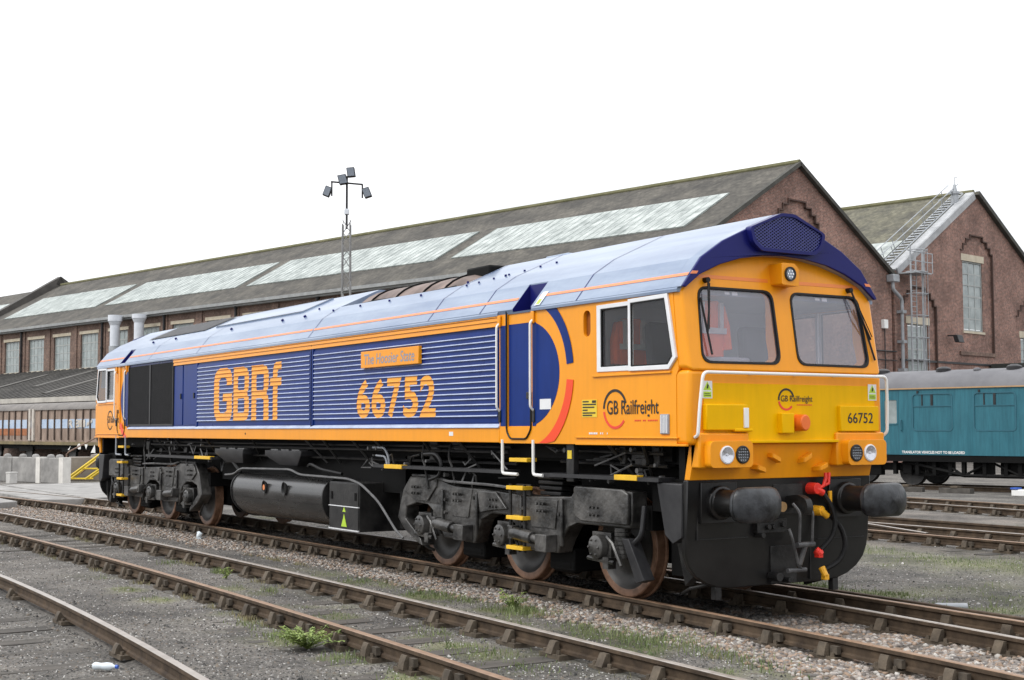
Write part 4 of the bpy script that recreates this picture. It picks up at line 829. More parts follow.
b = MB(); b.box(-.14, .14, -.25, .05, .03, .44); b.build('case', M('grubby_white', (.50, .49, .47), .7, .12, 4), t, bevel=.02); b = MB(); b.box(-.15, .15, -.26, .06, .40, .46); b.build('lid', MATS['grubby_white'], t, bevel=.01)
yr = thing('yellow_stair', 'yellow tubular stair rail beside the concrete wall and far cab', 'handrail', (-33.3, 4.05, -.2), math.atan2(1.45, .95))
b = MB()
for y in (0, .55): b.tube([(0.02, y, .1), (1.85, y, 1.45)], .05, 6); b.tube([(.75, y, .1), (2.0, y, .98)], .045, 6); b.tube([(1.4, y, .1), (2.2, y, .65)], .04, 6)
b.build('rail', YSTAIR, yr); b = MB()
for z in (.12, .5, .9): b.tube([(z*1.25, 0, z), (z*1.25+.9, 0, z)], .035, 6)
b.build('tie_bar', YSTAIR, yr)
br2 = thing('brown_handrail', 'thin brown handrail sloping up behind the yellow stair', 'handrail', (-33.4, 4.05, -.2), math.atan2(1.3, .9))
b = MB(); b.tube([(0, .1, .0), (0, .1, 1.05), (.1, .1, 1.15), (1.75, .1, 2.0)], .03, 6); b.tube([(.55, .1, .3), (1.75, .1, 1.3)], .025, 6); b.build('rail', M('brown_rail', (.20, .13, .10), .7, .2, 4), br2)

# clutter on the ground by the coach
t = thing('plastic_tub', 'white tub with blue lid on the ground below the teal coach', 'tub', (-5.6, 24.2, -.2), .3)
b = MB(); b.box(-.22, .22, -.16, .16, 0, .20); b.build('tub_body', WHITE, t, bevel=.03); b = MB(); b.box(-.24, -.02, -.18, .18, .20, .25); b.build('lid', BLUECAP, t, bevel=.01)
for i, (x, y, rz, lab) in enumerate(((-9.6, 23.9, .35, 'dark timber baulk lying on the ground under the left part of the teal coach'), (-8.0, 24.3, .1, 'dark timber baulk lying on the ground under the middle of the teal coach'), (-3.9, 24.9, -.1, 'dark timber baulk lying on the ground near the white tub'))):
    t = thing('timber_baulk', lab, 'timber', (x, y, -.2), rz, 'timbers left under the coach')
    b = MB(); b.box(-.55, .55, -.12, .12, 0, .15); b.build('baulk', SLEEPER, t, bevel=.012); b = MB(); b.box(-.12, .12, -.13, .13, .15, .22); b.build('iron_chair', CHAIR, t, bevel=.01)
t = thing('barrier_board', 'low yellow and white barrier board behind the right buffer', 'barrier', (-16.9, 28.3, -.2), .2)
b = MB(); b.box(-1.2, 1.2, -.03, .03, .35, .60); b.build('board', YSTAIR, t, bevel=.01); b = MB(); b.box(-1.2, 1.2, -.034, .034, .60, .72); b.build('white_edge', WHITE, t)
for x in (-1.0, 1.0): b = MB(); b.box(x-.05, x+.05, -.05, .05, 0, .35); b.build('leg', WHITE, t)
# ================================================================== THE LOCOMOTIVE (x along it, y across, z above the rail heads)
loco = thing('locomotive', 'orange and blue diesel freight locomotive standing on the rusty ballasted line', 'locomotive')
NS = lambda u, v, d=0: (u, -1.32-d, v)                    # near flank, d outwards
NR = lambda u, v, d=0: (-u, -1.32-d, v)                   # the same mirrored to the other cab
FN = lambda u, v, d=0: (10.14+d, u, v)                    # nose
HALF = [(1.32, 3.11), (1.34, 3.16), (1.10, 3.46), (.82, 3.64), (.12, 3.955)]
ROOFP = [(-y, z) for y, z in HALF] + [(y, z) for y, z in reversed(HALF)]

b = MB(); b.box(-8.31, 8.31, -1.30, 1.30, 1.64, 3.12)
body = b.build('body', BLUE, loco)

# roof shell: full ends, open well over the engine where the silencer sits
b = MB(); b.prism_x(ROOFP, 4.95, 9.92); b.prism_x(ROOFP, -9.92, 1.25)
well = [(-1.32, 3.11), (-1.34, 3.16), (-1.10, 3.46), (-.80, 3.652), (-.74, 3.60), (-1.0, 3.40), (-1.2, 3.16), (-1.2, 3.11)]
b.prism_x(well, 1.25, 4.95); b.prism_x([(-y, z) for y, z in well], 1.25, 4.95); b.box(1.2, 5.0, -1.1, 1.1, 3.12, 3.3)
roof = b.build('roof', ROOFB, loco)
cuts = []
for sx in (1, -1):
    for sy in (1, -1):
        c = MB(); c.plate([(7.03, 3.13), (7.42, 3.13), (7.42, 3.50), (7.03, 3.50)] if sx > 0 else [(-8.29, 3.13), (-7.96, 3.13), (-7.96, 3.50), (-8.29, 3.50)], lambda u, v, d: (u, d*sy, v), 1.09, 1.6)
        cuts.append(c.build('cutter', ROOFB))
boolean_cut(roof, cuts)
for xa, xb in ((7.03, 7.42), (-8.29, -7.96)):
    for s in (-1, 1):
        b = MB(); b.plate([(s*1.09, 3.135), (s*1.335, 3.135), (s*1.335, 3.17), (s*1.10, 3.452), (s*1.09, 3.462)], lambda u, v, d: (d, u, v), xa+.001, xa+.008); b.box(xa+.01, xb-.01, s*1.091, s*1.10, 3.135, 3.45)
        b.plate([(s*1.09, 3.135), (s*1.335, 3.135), (s*1.335, 3.17), (s*1.10, 3.452), (s*1.09, 3.462)], lambda u, v, d: (d, u, v), xb-.008, xb-.001); b.box(xa+.01, xb-.01, s*1.105, s*1.30, 3.131, 3.138); b.build('door_recess', DBLUE, roof, smooth=0)
# roof seams, stripe, bolts, hatch edges
b = MB()
def on_roof(x, t, lift=.006, side=-1):
    """point on the near roof slopes: t runs 0 at the gutter to 3 at the crown"""
    P = HALF[1:]; i = min(int(t), 2); q = t-i; y = P[i][0]*(1-q)+P[i+1][0]*q; z = P[i][1]*(1-q)+P[i+1][1]*q
    ny, nz_ = (P[i+1][1]-P[i][1]), (P[i][0]-P[i+1][0]); L_ = math.hypot(ny, nz_)
    return (x, side*(y+lift*ny/L_), z+lift*nz_/L_)
def roof_patch(mb, x0, x1, t0, t1, lift=.006, side=-1):
    for i in range(3):
        a, c = max(t0, i), min(t1, i+1)
        if c > a+1e-6: mb.quad(on_roof(x0, a+1e-4, lift, side), on_roof(x1, a+1e-4, lift, side), on_roof(x1, c-1e-4, lift, side), on_roof(x0, c-1e-4, lift, side))
for sd in (-1, 1):
    for x0, x1 in ((7.47, 10.072), (1.30, 7.01), (-7.92, 1.24), (-10.07, -8.32)): roof_patch(b, x0, x1, .37, .47, .004, sd)
b.build('roof_stripe', LSTRIPE, loco)
b = MB()
for x in (8.31, 6.3, 5.02, 1.30, -3.62, -6.4): roof_patch(b, x-.009, x+.009, 0, 2.0 if 1.2 < x < 5 else 3, .003)
b.build_each('roof_seam', DBLUE, loco)
b = MB()
for i in range(11): p = on_roof(-3.4+i*.93, 2.15, 0) if i < 5 or i > 8 else on_roof(-3.4+i*.93, 1.7, 0); b.cyl(p, (p[0], p[1]-.005, p[2]+.025), .018, .014, 8)
for x in (-7.3, -5.9, -2.9, -.6, .3): p = on_roof(x, 1.55, 0); b.cyl(p, (p[0], p[1]-.02, p[2]+.025), .026, .022, 8)
for i in range(7): p = on_roof(5.15+i*.26, 1.92+.09*i, 0); b.cyl(p, (p[0], p[1], p[2]+.02), .016, .013, 6)
kind(b.build('roof_bolts', DBLUE, loco), 'stuff')
b = MB()
for x0, x1, t0, t1 in ((-4.25, -.3, 2.12, 2.92),):
    roof_patch(b, x0, x1, t0, t1, .022)
    for a, c, e, f in ((x0, x1, t0, t0+.03), (x0, x1, t1-.03, t1), (x0, x0+.03, t0, t1), (x1-.03, x1, t0, t1)):
        b.mi = 1; roof_patch(b, a, c, e, f, .026)
    b.mi = 0
    b.quad(on_roof(x0, t0, 0), on_roof(x1, t0, 0), on_roof(x1, t0, .022), on_roof(x0, t0, .022)); b.quad(on_roof(x1, t0, 0), on_roof(x1, t1, 0), on_roof(x1, t1, .022), on_roof(x1, t0, .022)); b.quad(on_roof(x0, t0, 0), on_roof(x0, t1, 0), on_roof(x0, t1, .022), on_roof(x0, t0, .022))
b.build('roof_hatch', [ROOFB, SOOT], loco)
b = MB(); roof_patch(b, -8.1, -4.7, 2.05, 2.97, .012)
rg = b.build('radiator_fan_grille', MESHD, loco)
b = MB()
for i in range(12): x = -8.0+i*.28; roof_patch(b, x, x+.05, 2.06, 2.96, .03)
b.build_each('grille_bar', MESHB, rg)
for x0, x1, y0, y1, h in ((5.9, 6.4, -.12, .30, .035), (6.8, 7.0, -.05, .15, .03)):
    b = MB(); b.box(x0, x1, y0, y1, 3.80, 3.94+h); b.build('roof_cover', ROOFB, loco, bevel=.02)
# silencer in the well
b = MB(); b.lathe([(0, .05), (.0, .26), (.12, .38), (.3, .42), (2.75, .42), (2.95, .38), (3.05, .26), (3.05, .05)], (1.40, .0, 3.47), (1, 0, 0), 28)
b.xf(lambda x, y, z: (1.40+(x-1.40)*1.14, y*1.78-.02, 3.45+(z-3.47)*1.10)); sil = b.build('silencer', SILENC, loco)
b = MB()
for x in (2.1, 2.9, 3.7, 4.3): b.tube([(x, -.02+.755*math.cos(a)*1.0, 3.45+.468*math.sin(a)) for a in np.linspace(0, PI, 17)], .018, 6)
b.build_each('clamp_band', SOOT, sil)
b = MB()
for x in (1.75, 1.85, 3.25, 3.4, 4.35, 4.5): b.cyl((x, -.80, 3.56), (x, -.60, 3.62), .055, .055, 10)
b.tube([(1.4, -.78, 3.62), (2.4, -.74, 3.66), (3.4, -.76, 3.63), (4.7, -.74, 3.66)], .02)
b.build_each('exhaust_joint', SOOT, sil)
b = MB(); b.box(4.3, 4.9, -.35, .4, 3.70, 3.965); b.build('exhaust_outlet', SOOT, sil, bevel=.03)

# hood face over each windscreen and its fan-shaped vent
hin = [(y, z) for y, z in [(-1.30, 3.15), (-1.12, 3.285), (-.86, 3.40), (-.58, 3.48), (-.30, 3.522), (0, 3.535), (.30, 3.522), (.58, 3.48), (.86, 3.40), (1.12, 3.285), (1.30, 3.15)]]
hood_poly = [(-y, z) for y, z in HALF[1:]] + [(y, z) for y, z in reversed(HALF[1:])] + list(reversed(hin))[0:]
def hood(sx):
    b = MB(); b.prism_x(hood_poly, 10.072, 10.10)
    q = MB(); q.prism_x(hood_poly, 9.918, 10.071); q = q.mirror_x() if sx < 0 else q; q.build('roof_brow', ROOFB, loco)
    if sx < 0: b.mirror_x()
    h = b.build('hood', DBLUE, loco, bevel=.008)
    ang = math.atan2(.08, .25)
    b = MB()
    for sy in (-1, 1):
        b.plate([(y*sy, z) for y, z in [(.79, 3.66), (1.32, 3.28), (1.32, 3.28+.035), (1.27, 3.34)]][0:0] or [(sy*1.165, 3.29), (sy*1.245, 3.285), (sy*1.218, 3.316), (sy*1.145, 3.318)], lambda u, v, d: (d, u, v), 10.10, 10.104)
    if sx < 0: b.mirror_x()
    b.build('hood_stripe', LSTRIPE, h)
    oct_ = [(-.52, 3.79), (-.09, 3.965), (.09, 3.965), (.52, 3.79), (.48, 3.64), (.37, 3.56), (-.37, 3.56), (-.48, 3.64)]
    inn = [(y*.92, 3.755+(z-3.755)*.84) for y, z in oct_]
    b = MB(); b.plate(round_poly(oct_, .04), lambda u, v, d: (d, u, v), 10.08, 10.17, [round_poly(inn, .04)])
    if sx < 0: b.mirror_x()
    v = b.build('vent_frame', DBLUE, h, bevel=.008)
    b = MB(); b.plate(inn, lambda u, v, d: (d, u, v), 10.10, 10.108)
    if sx < 0: b.mirror_x()
    b.build('vent_backing', SOOT, h)
    b = MB()
    def clip(p, q):
        pts = []; n = len(inn)
        for i in range(n):
            a, c = Vector(inn[i]), Vector(inn[(i+1) % n]); d1 = Vector(q)-Vector(p); d2 = c-a; den = d1.x*d2.y-d1.y*d2.x
            if abs(den) < 1e-9: continue
            t = ((a.x-p[0])*d2.y-(a.y-p[1])*d2.x)/den; s_ = ((a.x-p[0])*d1.y-(a.y-p[1])*d1.x)/den
            if 0 <= s_ <= 1: pts.append(t)
        if len(pts) >= 2: return min(pts), max(pts)
    for sl in (1, -1):
        for k in range(-22, 23):
            p = (k*.052, 3.755); q = (k*.052+1, 3.755+sl*.62); r = clip(p, q)
            if r and r[1]-r[0] > .02:
                A = (p[0]+r[0], p[1]+r[0]*sl*.62); B = (p[0]+r[1], p[1]+r[1]*sl*.62)
                X = 10.150+(.004 if sl > 0 else 0)
                b.quad((X, A[0], A[1]-.006), (X, B[0], B[1]-.006), (X, B[0], B[1]+.006), (X, A[0], A[1]+.006))
    if sx < 0: b.mirror_x()
    kind(b.build('vent_mesh', lin_b := MATS.get('vent_wire') or M('vent_wire', (.035, .042, .20), .4, .1, 9), h), 'stuff')
    for y in (-.13, .15):
        b = MB(); b.lathe([(0, .03), (0.01, .10), (.03, .115), (.05, .10)], (10.088, y, 3.74), (1, 0, 0), 18)
        if sx < 0: b.mirror_x()
        b.build('horn', M('horn_paint', (.010, .012, .05), .3, .1, 9) if 'horn_paint' not in MATS else MATS['horn_paint'], h)
hood(1); hood(-1)

# ---------------------------------------------------------------- cabs
XS = lambda z: 10.165-.16*(max(z, 2.35)-2.35)
def ws_poly(s):    # windscreen outline in (y,z), s = -1 left one, 1 right one
    return round_poly([(s*.125, 3.172), (s*1.10, 3.172), (s*1.145, 2.425), (s*.122, 2.43)], .12, 5)
WIN = [(8.69, 3.065), (9.86, 3.075), (9.985, 2.48), (9.875, 2.375), (8.69, 2.385)]
def cab(sx):
    mir = (lambda b_: b_.mirror_x()) if sx < 0 else (lambda b_: b_)
    sh = [(-1.32, 2.345), (1.32, 2.345), (1.32, 3.13), (1.09, 3.42), (.81, 3.60), (.12, 3.86), (-.12, 3.86), (-.81, 3.60), (-1.09, 3.42), (-1.32, 3.13)]
    b = MB(); b.prism_x(sh, 8.31, 10.15); b.xf(lambda x, y, z: (XS(z) if x > 9.9 else x, y, z)); mir(b)
    c = b.build('cab_shell', ORANGE, loco, bevel=.055, seg=4)
    cu = []
    q = MB(); q.prism_x([(-1.26, 2.0), (1.26, 2.0), (1.26, 3.10), (1.0, 3.40), (-1.0, 3.40), (-1.26, 3.10)], 8.42, 9.94); mir(q); cu.append(q.build('cutter', CABGREY))
    for s in (-1, 1):
        q = MB(); q.prism_x(ws_poly(s) if s > 0 else ws_poly(s)[::-1], 9.7, 10.4); mir(q); cu.append(q.build('cutter', ORANGE))
    q = MB(); q.prism_y(WIN, -1.6, 1.6); mir(q); cu.append(q.build('cutter', ORANGE))
    for s in (-1, 1):
        q = MB(); q.plate(rrect(8.42, 8.56, 2.755, 3.045, .06, 4), lambda u, v, d: (u, s*d, v), 1.275, 1.5); mir(q); cu.append(q.build('cutter', ORANGE))
    boolean_cut(c, cu)
    # flank skins carry the side window opening; a hand-hold slot on the near one
    for s in (-1, 1):
        slot = [(x, z) for x, z in rrect(8.425, 8.555, 2.76, 3.04, .06, 4)]
        b = MB(); b.plate([(8.31, 1.62), (9.97, 1.62), (9.97, 2.30), (10.01, 2.36), (9.93, 3.115), (8.31, 3.115)], lambda u, v, d: (u, s*d, v), 1.30, 1.326, [WIN, slot]); mir(b)
        sk = b.build('cab_flank', ORANGE, loco)
        b = MB(); b.plate([(8.42, 2.75), (8.56, 2.75), (8.56, 3.05), (8.42, 3.05)], lambda u, v, d: (u, s*d, v), 1.276, 1.279); mir(b)
        
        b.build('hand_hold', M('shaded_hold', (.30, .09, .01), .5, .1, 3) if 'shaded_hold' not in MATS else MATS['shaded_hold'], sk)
    # nose below the windscreens
    b = MB(); b.box(9.5, 10.155, -1.32, 1.32, 1.625, 2.352); mir(b)
    nose = b.build('nose', ORANGE, loco, bevel=.045, seg=4)
    b = MB(); b.prism_y([(10.05, 1.63), (10.14, 1.63), (10.05, 1.283), (9.97, 1.283)], -1.235, 1.225); mir(b); b.build('nose_apron', ORANGE, loco, bevel=.006)
    # cab floor and lining
    b = MB(); b.box(8.42, 9.6, -1.25, 1.25, 1.66, 1.72); b.box(8.43, 8.47, -1.25, 1.25, 1.72, 3.05); b.box(9.45, 9.97, -1.2, 1.2, 1.72, 2.36); mir(b)
    li = b.build('cab_lining', CABGREY, loco)
    b = MB(); b.box(9.35, 9.95, -1.15, -.15, 2.30, 2.40); b.box(9.55, 9.9, -.7, -.3, 2.38, 2.50); b.box(9.4, 9.95, .2, 1.15, 2.32, 2.42); mir(b); b.build('desk', GREYP, li, bevel=.02)
    for y in (-.62, .68):
        b = MB(); b.box(8.95, 9.4, y-.24, y+.24, 2.12, 2.24); b.plate([(8.90, 2.2), (9.02, 2.2), (8.94, 2.92), (8.84, 2.90)], lambda u, v, d: (u, d, v), y-.22, y+.22); b.box(9.1, 9.25, y-.08, y+.08, 1.72, 2.12); mir(b)
        b.build('driver_seat', SEATC, li, bevel=.04)
    # windscreens
    for s in (-1, 1):
        P = ws_poly(s); cy = sum(p[0] for p in P)/len(P); cz = sum(p[1] for p in P)/len(P)
        sc = lambda k: [(cy+(y-cy)*(1+k/.5), cz+(z-cz)*(1+k/.37)) for y, z in P]
        b = MB(); b.plate(sc(.010), lambda u, v, d: (XS(v)+d, u, v), -.03, .010, [sc(-.014)]); mir(b)
        wr = b.build('windscreen', RUBBER, loco, bevel=.004)
        b = MB(); b.plate(sc(-.012), lambda u, v, d: (XS(v)+d, u, v), -.02, -.014); mir(b); b.build('glass', GLASSF, wr)
        y0 = -1.0 if s < 0 else .97; y1 = -1.075 if s < 0 else .88
        b = MB(); b.cyl((XS(3.24)-.02, y0, 3.24), (XS(3.24)+.06, y0, 3.24), .028, .028, 10)
        yb = y0-.08 if s < 0 else y0+.20
        b.tube([(XS(3.24)+.055, y0, 3.24), (XS(2.95)+.06, (y0*.55+yb*.45), 2.95), (XS(2.75)+.035, yb+.02, 2.72)], .010, 6)
        b.tube([(XS(3.20)+.05, y0+.02, 3.21), (XS(2.75)+.035, yb+.04, 2.75)], .006, 5)
        b.tube([(XS(3.08)+.03, yb-.02 if s < 0 else yb-.09, 3.06), (XS(2.50)+.022, yb+.05, 2.50)], .011, 6)
        mir(b); b.build('wiper', RUBBER, wr)
        b = MB(); yc = s*.62+.02; b.plate([(yc-.035, 3.11), (yc+.035, 3.11), (yc+.035, 3.145), (yc-.035, 3.145)], lambda u, v, d: (XS(v)+d, u, v), -.030, -.026)
        b.plate([(yc-.13, 3.115), (yc-.07, 3.115), (yc-.07, 3.14), (yc-.13, 3.14)], lambda u, v, d: (XS(v)+d, u, v), -.030, -.026); mir(b); b.build('screen_label', LABELW, wr)
    # orange-red stripe round the brow
    b = MB()
    for y0, y1 in ((-1.16, -.16), (.16, 1.16)):
        b.plate([(y0, 3.262), (y1, 3.262), (y1, 3.298), (y0, 3.298)], lambda u, v, d: (XS(v)+d, u, v), .001, .004)
    mir(b); b.build('brow_stripe', M('brow_stripe_paint', (.80, .22, .03), .35, .05, 2) if 'brow_stripe_paint' not in MATS else MATS['brow_stripe_paint'], loco)
    # lamp over the screens
    b = MB(); b.plate(round_poly([(-.12, 3.235), (.115, 3.225), (.115, 3.40), (.06, 3.455), (-.12, 3.455)], .02), lambda u, v, d: (d, u, v), 9.98, 10.185); mir(b)
    lb = b.build('marker_lamp_box', ORANGE, loco, bevel=.012)
    b = MB(); b.lathe([(-.01, .075), (.02, .072), (.02, .058), (-.005, .056)], (10.185, -.012, 3.345), (1, 0, 0), 24); mir(b); b.build('lamp_rim', BLACK, lb)
    b = MB(); b.lathe([(.012, 0), (.008, .058)], (10.185, -.012, 3.345), (1, 0, 0), 24); mir(b); b.build('lens', LAMPG, lb)
    b = MB()
    for a in range(7):
        r = .035 if a else 0; b.cyl((10.190, -.012+r*math.cos(a*PI/3), 3.345+r*math.sin(a*PI/3)), (10.203, -.012+r*math.cos(a*PI/3), 3.345+r*math.sin(a*PI/3)), .012, .008, 8)
    mir(b); b.build('bulb', CHROME, lb)
    # side windows: alloy frame, sliding half in front of the fixed one
    for s in (-1, 1):
        o = [(8.675, 3.078), (9.255, 3.082), (9.255, 2.372), (8.675, 2.376)]; i_ = [(8.74, 3.035), (9.225, 3.038), (9.225, 2.425), (8.74, 2.425)]
        b = MB(); b.plate(o, lambda u, v, d: (u, s*d, v), 1.29, 1.337, [i_]); mir(b)
        sw = b.build('side_window', ALU, loco, bevel=.004)
        b = MB(); b.plate([(x+.01*(x < 9)-.01*(x > 9), z) for x, z in i_], lambda u, v, d: (u, s*d, v), 1.300, 1.305); mir(b); b.xf(lambda x, y, z: (x, y, z)); b.build('glass', GLASSS, sw)
        for k in range(4):
            pass
        b = MB(); b.plate(i_, lambda u, v, d: (u, s*d, v), 1.306, 1.328, [[(8.755, 3.022), (9.21, 3.025), (9.21, 2.438), (8.755, 2.438)]]); mir(b); b.build('seal', RUBBER, sw)
        o = [(9.235, 3.098), (9.865, 3.108), (9.998, 2.475), (9.885, 2.36), (9.235, 2.366)]; i_ = [(9.275, 3.058), (9.825, 3.066), (9.945, 2.487), (9.870, 2.408), (9.275, 2.410)]
        b = MB(); b.plate(o, lambda u, v, d: (u, s*d, v), 1.322, 1.352, [i_]); mir(b); s2_ = b.build('side_window', ALU, loco, bevel=.005)
        b = MB(); b.plate(i_, lambda u, v, d: (u, s*d, v), 1.330, 1.335); mir(b); b.build('glass', GLASSS, s2_)
        b = MB(); cx_, cz_ = 9.58, 2.74; b.plate([(cx_+(x-cx_)*.999, cz_+(z-cz_)*.999) for x, z in i_], lambda u, v, d: (u, s*d, v), 1.336, 1.347, [[(cx_+(x-cx_)*.95, cz_+(z-cz_)*.955) for x, z in i_]]); mir(b); b.build('seal', RUBBER, s2_)
        b = MB(); b.box(8.60, 9.9, s*1.326, s*1.345, 2.325, 2.345); b.box(8.28, 10.0, s*1.325, s*1.345, 1.685, 1.70); b.box(8.28, 10.12, s*1.30, s*1.34, 1.612, 1.635); mir(b); b.build('rain_strip', ORANGE, loco, bevel=.004)
    # livery sweep and door behind the cab; the two ends are not alike
    if sx > 0: DX = dict(pl=(6.72, 8.312), hole=(6.895, 7.405), c=7.30, cut=7.425, door=(6.90, 7.40), rails=(6.74, 7.455))
    else: DX = dict(pl=(7.735, 8.60), hole=(7.955, 8.465), c=7.56, cut=7.74, door=(7.96, 8.46), rails=(7.85, 8.53))
    for s in (-1, 1):
        P = lambda u, v, d: (u, s*(1.32+d), v)
        b = MB(); b.plate([(DX['pl'][0], 1.62), (DX['pl'][1], 1.62), (DX['pl'][1], 3.13), (DX['pl'][0], 3.13)], P, -.03, .002, [rrect(DX['hole'][0], DX['hole'][1], 1.79, 3.12, .04)]); mir(b); rp = b.build('door_surround', ORANGE, loco)
        d0, d1 = DX['door']
        b = MB(); b.box(d0, d1, s*1.27, s*1.305, 1.80, 3.13)
        b.mi = 1; b.box(d0+.005, d1-.005, s*1.304, s*1.3075, 2.99, 3.128); b.box(d0+.005, d1-.005, s*1.304, s*1.3075, 1.70, 1.815); mir(b)
        dr = b.build('cab_door', [BLUE, ORANGE] if sx > 0 else [ORANGE, ORANGE], loco, bevel=.004)
        if sx > 0:
            b = MB(); b.plate([(7.425, 1.815), (7.49, 1.815)] + [p for p in arc(7.30, 2.405, .665, .595, -72, 72, 24)] + [(7.49, 2.985), (7.425, 2.985)], P, .001, .0045); b.plate([(6.742, 1.815), (6.875, 1.815), (6.875, 2.985), (6.742, 2.985)], P, .001, .0045); b.build_each('blue_sweep', BLUE, rp)
            b = MB(); b.plate([(u, v) for u, v in arc(7.30, 2.40, .94, .94, 6, 50.5, 14)] + [(7.69, 3.125)] + arc(7.30, 2.40, .815, .815, 62.5, 6, 14), P, .007, .0095); b.build('blue_arc', BLUE, rp)
            b = MB(); b.plate(arc(7.30, 2.40, .94, .94, -5.5, -53, 14) + [(7.72, 1.625), (7.47, 1.625)] + arc(7.30, 2.40, .815, .815, -71, -5.5, 14), P, .007, .0105); b.build('red_arc', M('red_arc_paint', (.80, .07, .02), .35, .06, 2, spec=.3) if 'red_arc_paint' not in MATS else MATS['red_arc_paint'], rp)
        else:
            b = MB(); b.plate([(7.74, 1.815)] + [p for p in arc(7.56, 2.405, .665, .595, -74, 74, 24)] + [(7.74, 2.985)], P, .007, .0095); mir(b); b.build('blue_sweep', BLUE, rp)
            b = MB(); b.plate(arc(7.56, 2.40, .90, .90, -36, -53, 8) + [(8.0, 1.625), (7.8, 1.625)] + arc(7.56, 2.40, .78, .78, -70, -36, 8), P, .007, .0095); mir(b); b.build('red_arc', MATS['red_arc_paint'], rp)
        b = MB(); b.tube([(d0-.015, s*1.330, 3.15), (d0-.015, s*1.330, 1.76), (d0+.06, s*1.330, 1.67), (d1-.10, s*1.330, 1.67), (d1, s*1.330, 1.78), (d1, s*1.330, 2.2)], .011, 6, round_=.05); mir(b); b.build('seal', RUBBER, dr)
        b = MB(); b.box(d1-.10, d1-.04, s*1.305, s*1.33, 2.12, 2.20); mir(b); b.build('handle', BLACK, dr, bevel=.006)
        for x in DX['rails']:
            b = MB(); b.tube([(x, s*1.325, 3.02), (x, s*1.375, 2.98), (x, s*1.375, 2.03), (x, s*1.33, 1.99)], .0145, 8, round_=.03); mir(b); hr = b.build('grab_rail', WHITE, loco)
            b = MB(); b.box(x-.025, x+.025, s*1.324, s*1.34, 1.86, 2.0); mir(b); b.build('rail_socket', BLACK, hr, bevel=.006)
            b = MB(); b.box(x-.035, x+.03, s*1.324, s*1.35, 2.97, 3.11); mir(b); b.build('rail_bracket', ORANGE, hr, bevel=.01)
        if s < 0 and sx > 0:
            b = MB(); roof_patch(b, 7.49, 7.60, .02, .55, .008); b.build('roof_label', LABELW, roof)
            b = MB(); roof_patch(b, 7.515, 7.575, .06, .25, .012); b.build('roof_label', LABELG, roof)
    # white rail round the nose front
    b = MB(); b.tube([(10.16, -1.255, 1.70), (10.215, -1.265, 1.72), (10.235, -1.255, 2.0), (10.255, -1.225, 2.325), (10.255, 1.285, 2.325), (10.235, 1.315, 2.0), (10.215, 1.325, 1.74), (10.16, 1.31, 1.70)], .0165, 9, round_=.06)
    for y in (-.55, .05, .6): b.cyl((10.15, y, 2.318), (10.255, y, 2.318), .009, .009, 6)
    mir(b); b.build('nose_handrail', WHITE, loco)
cab(1); cab(-1)
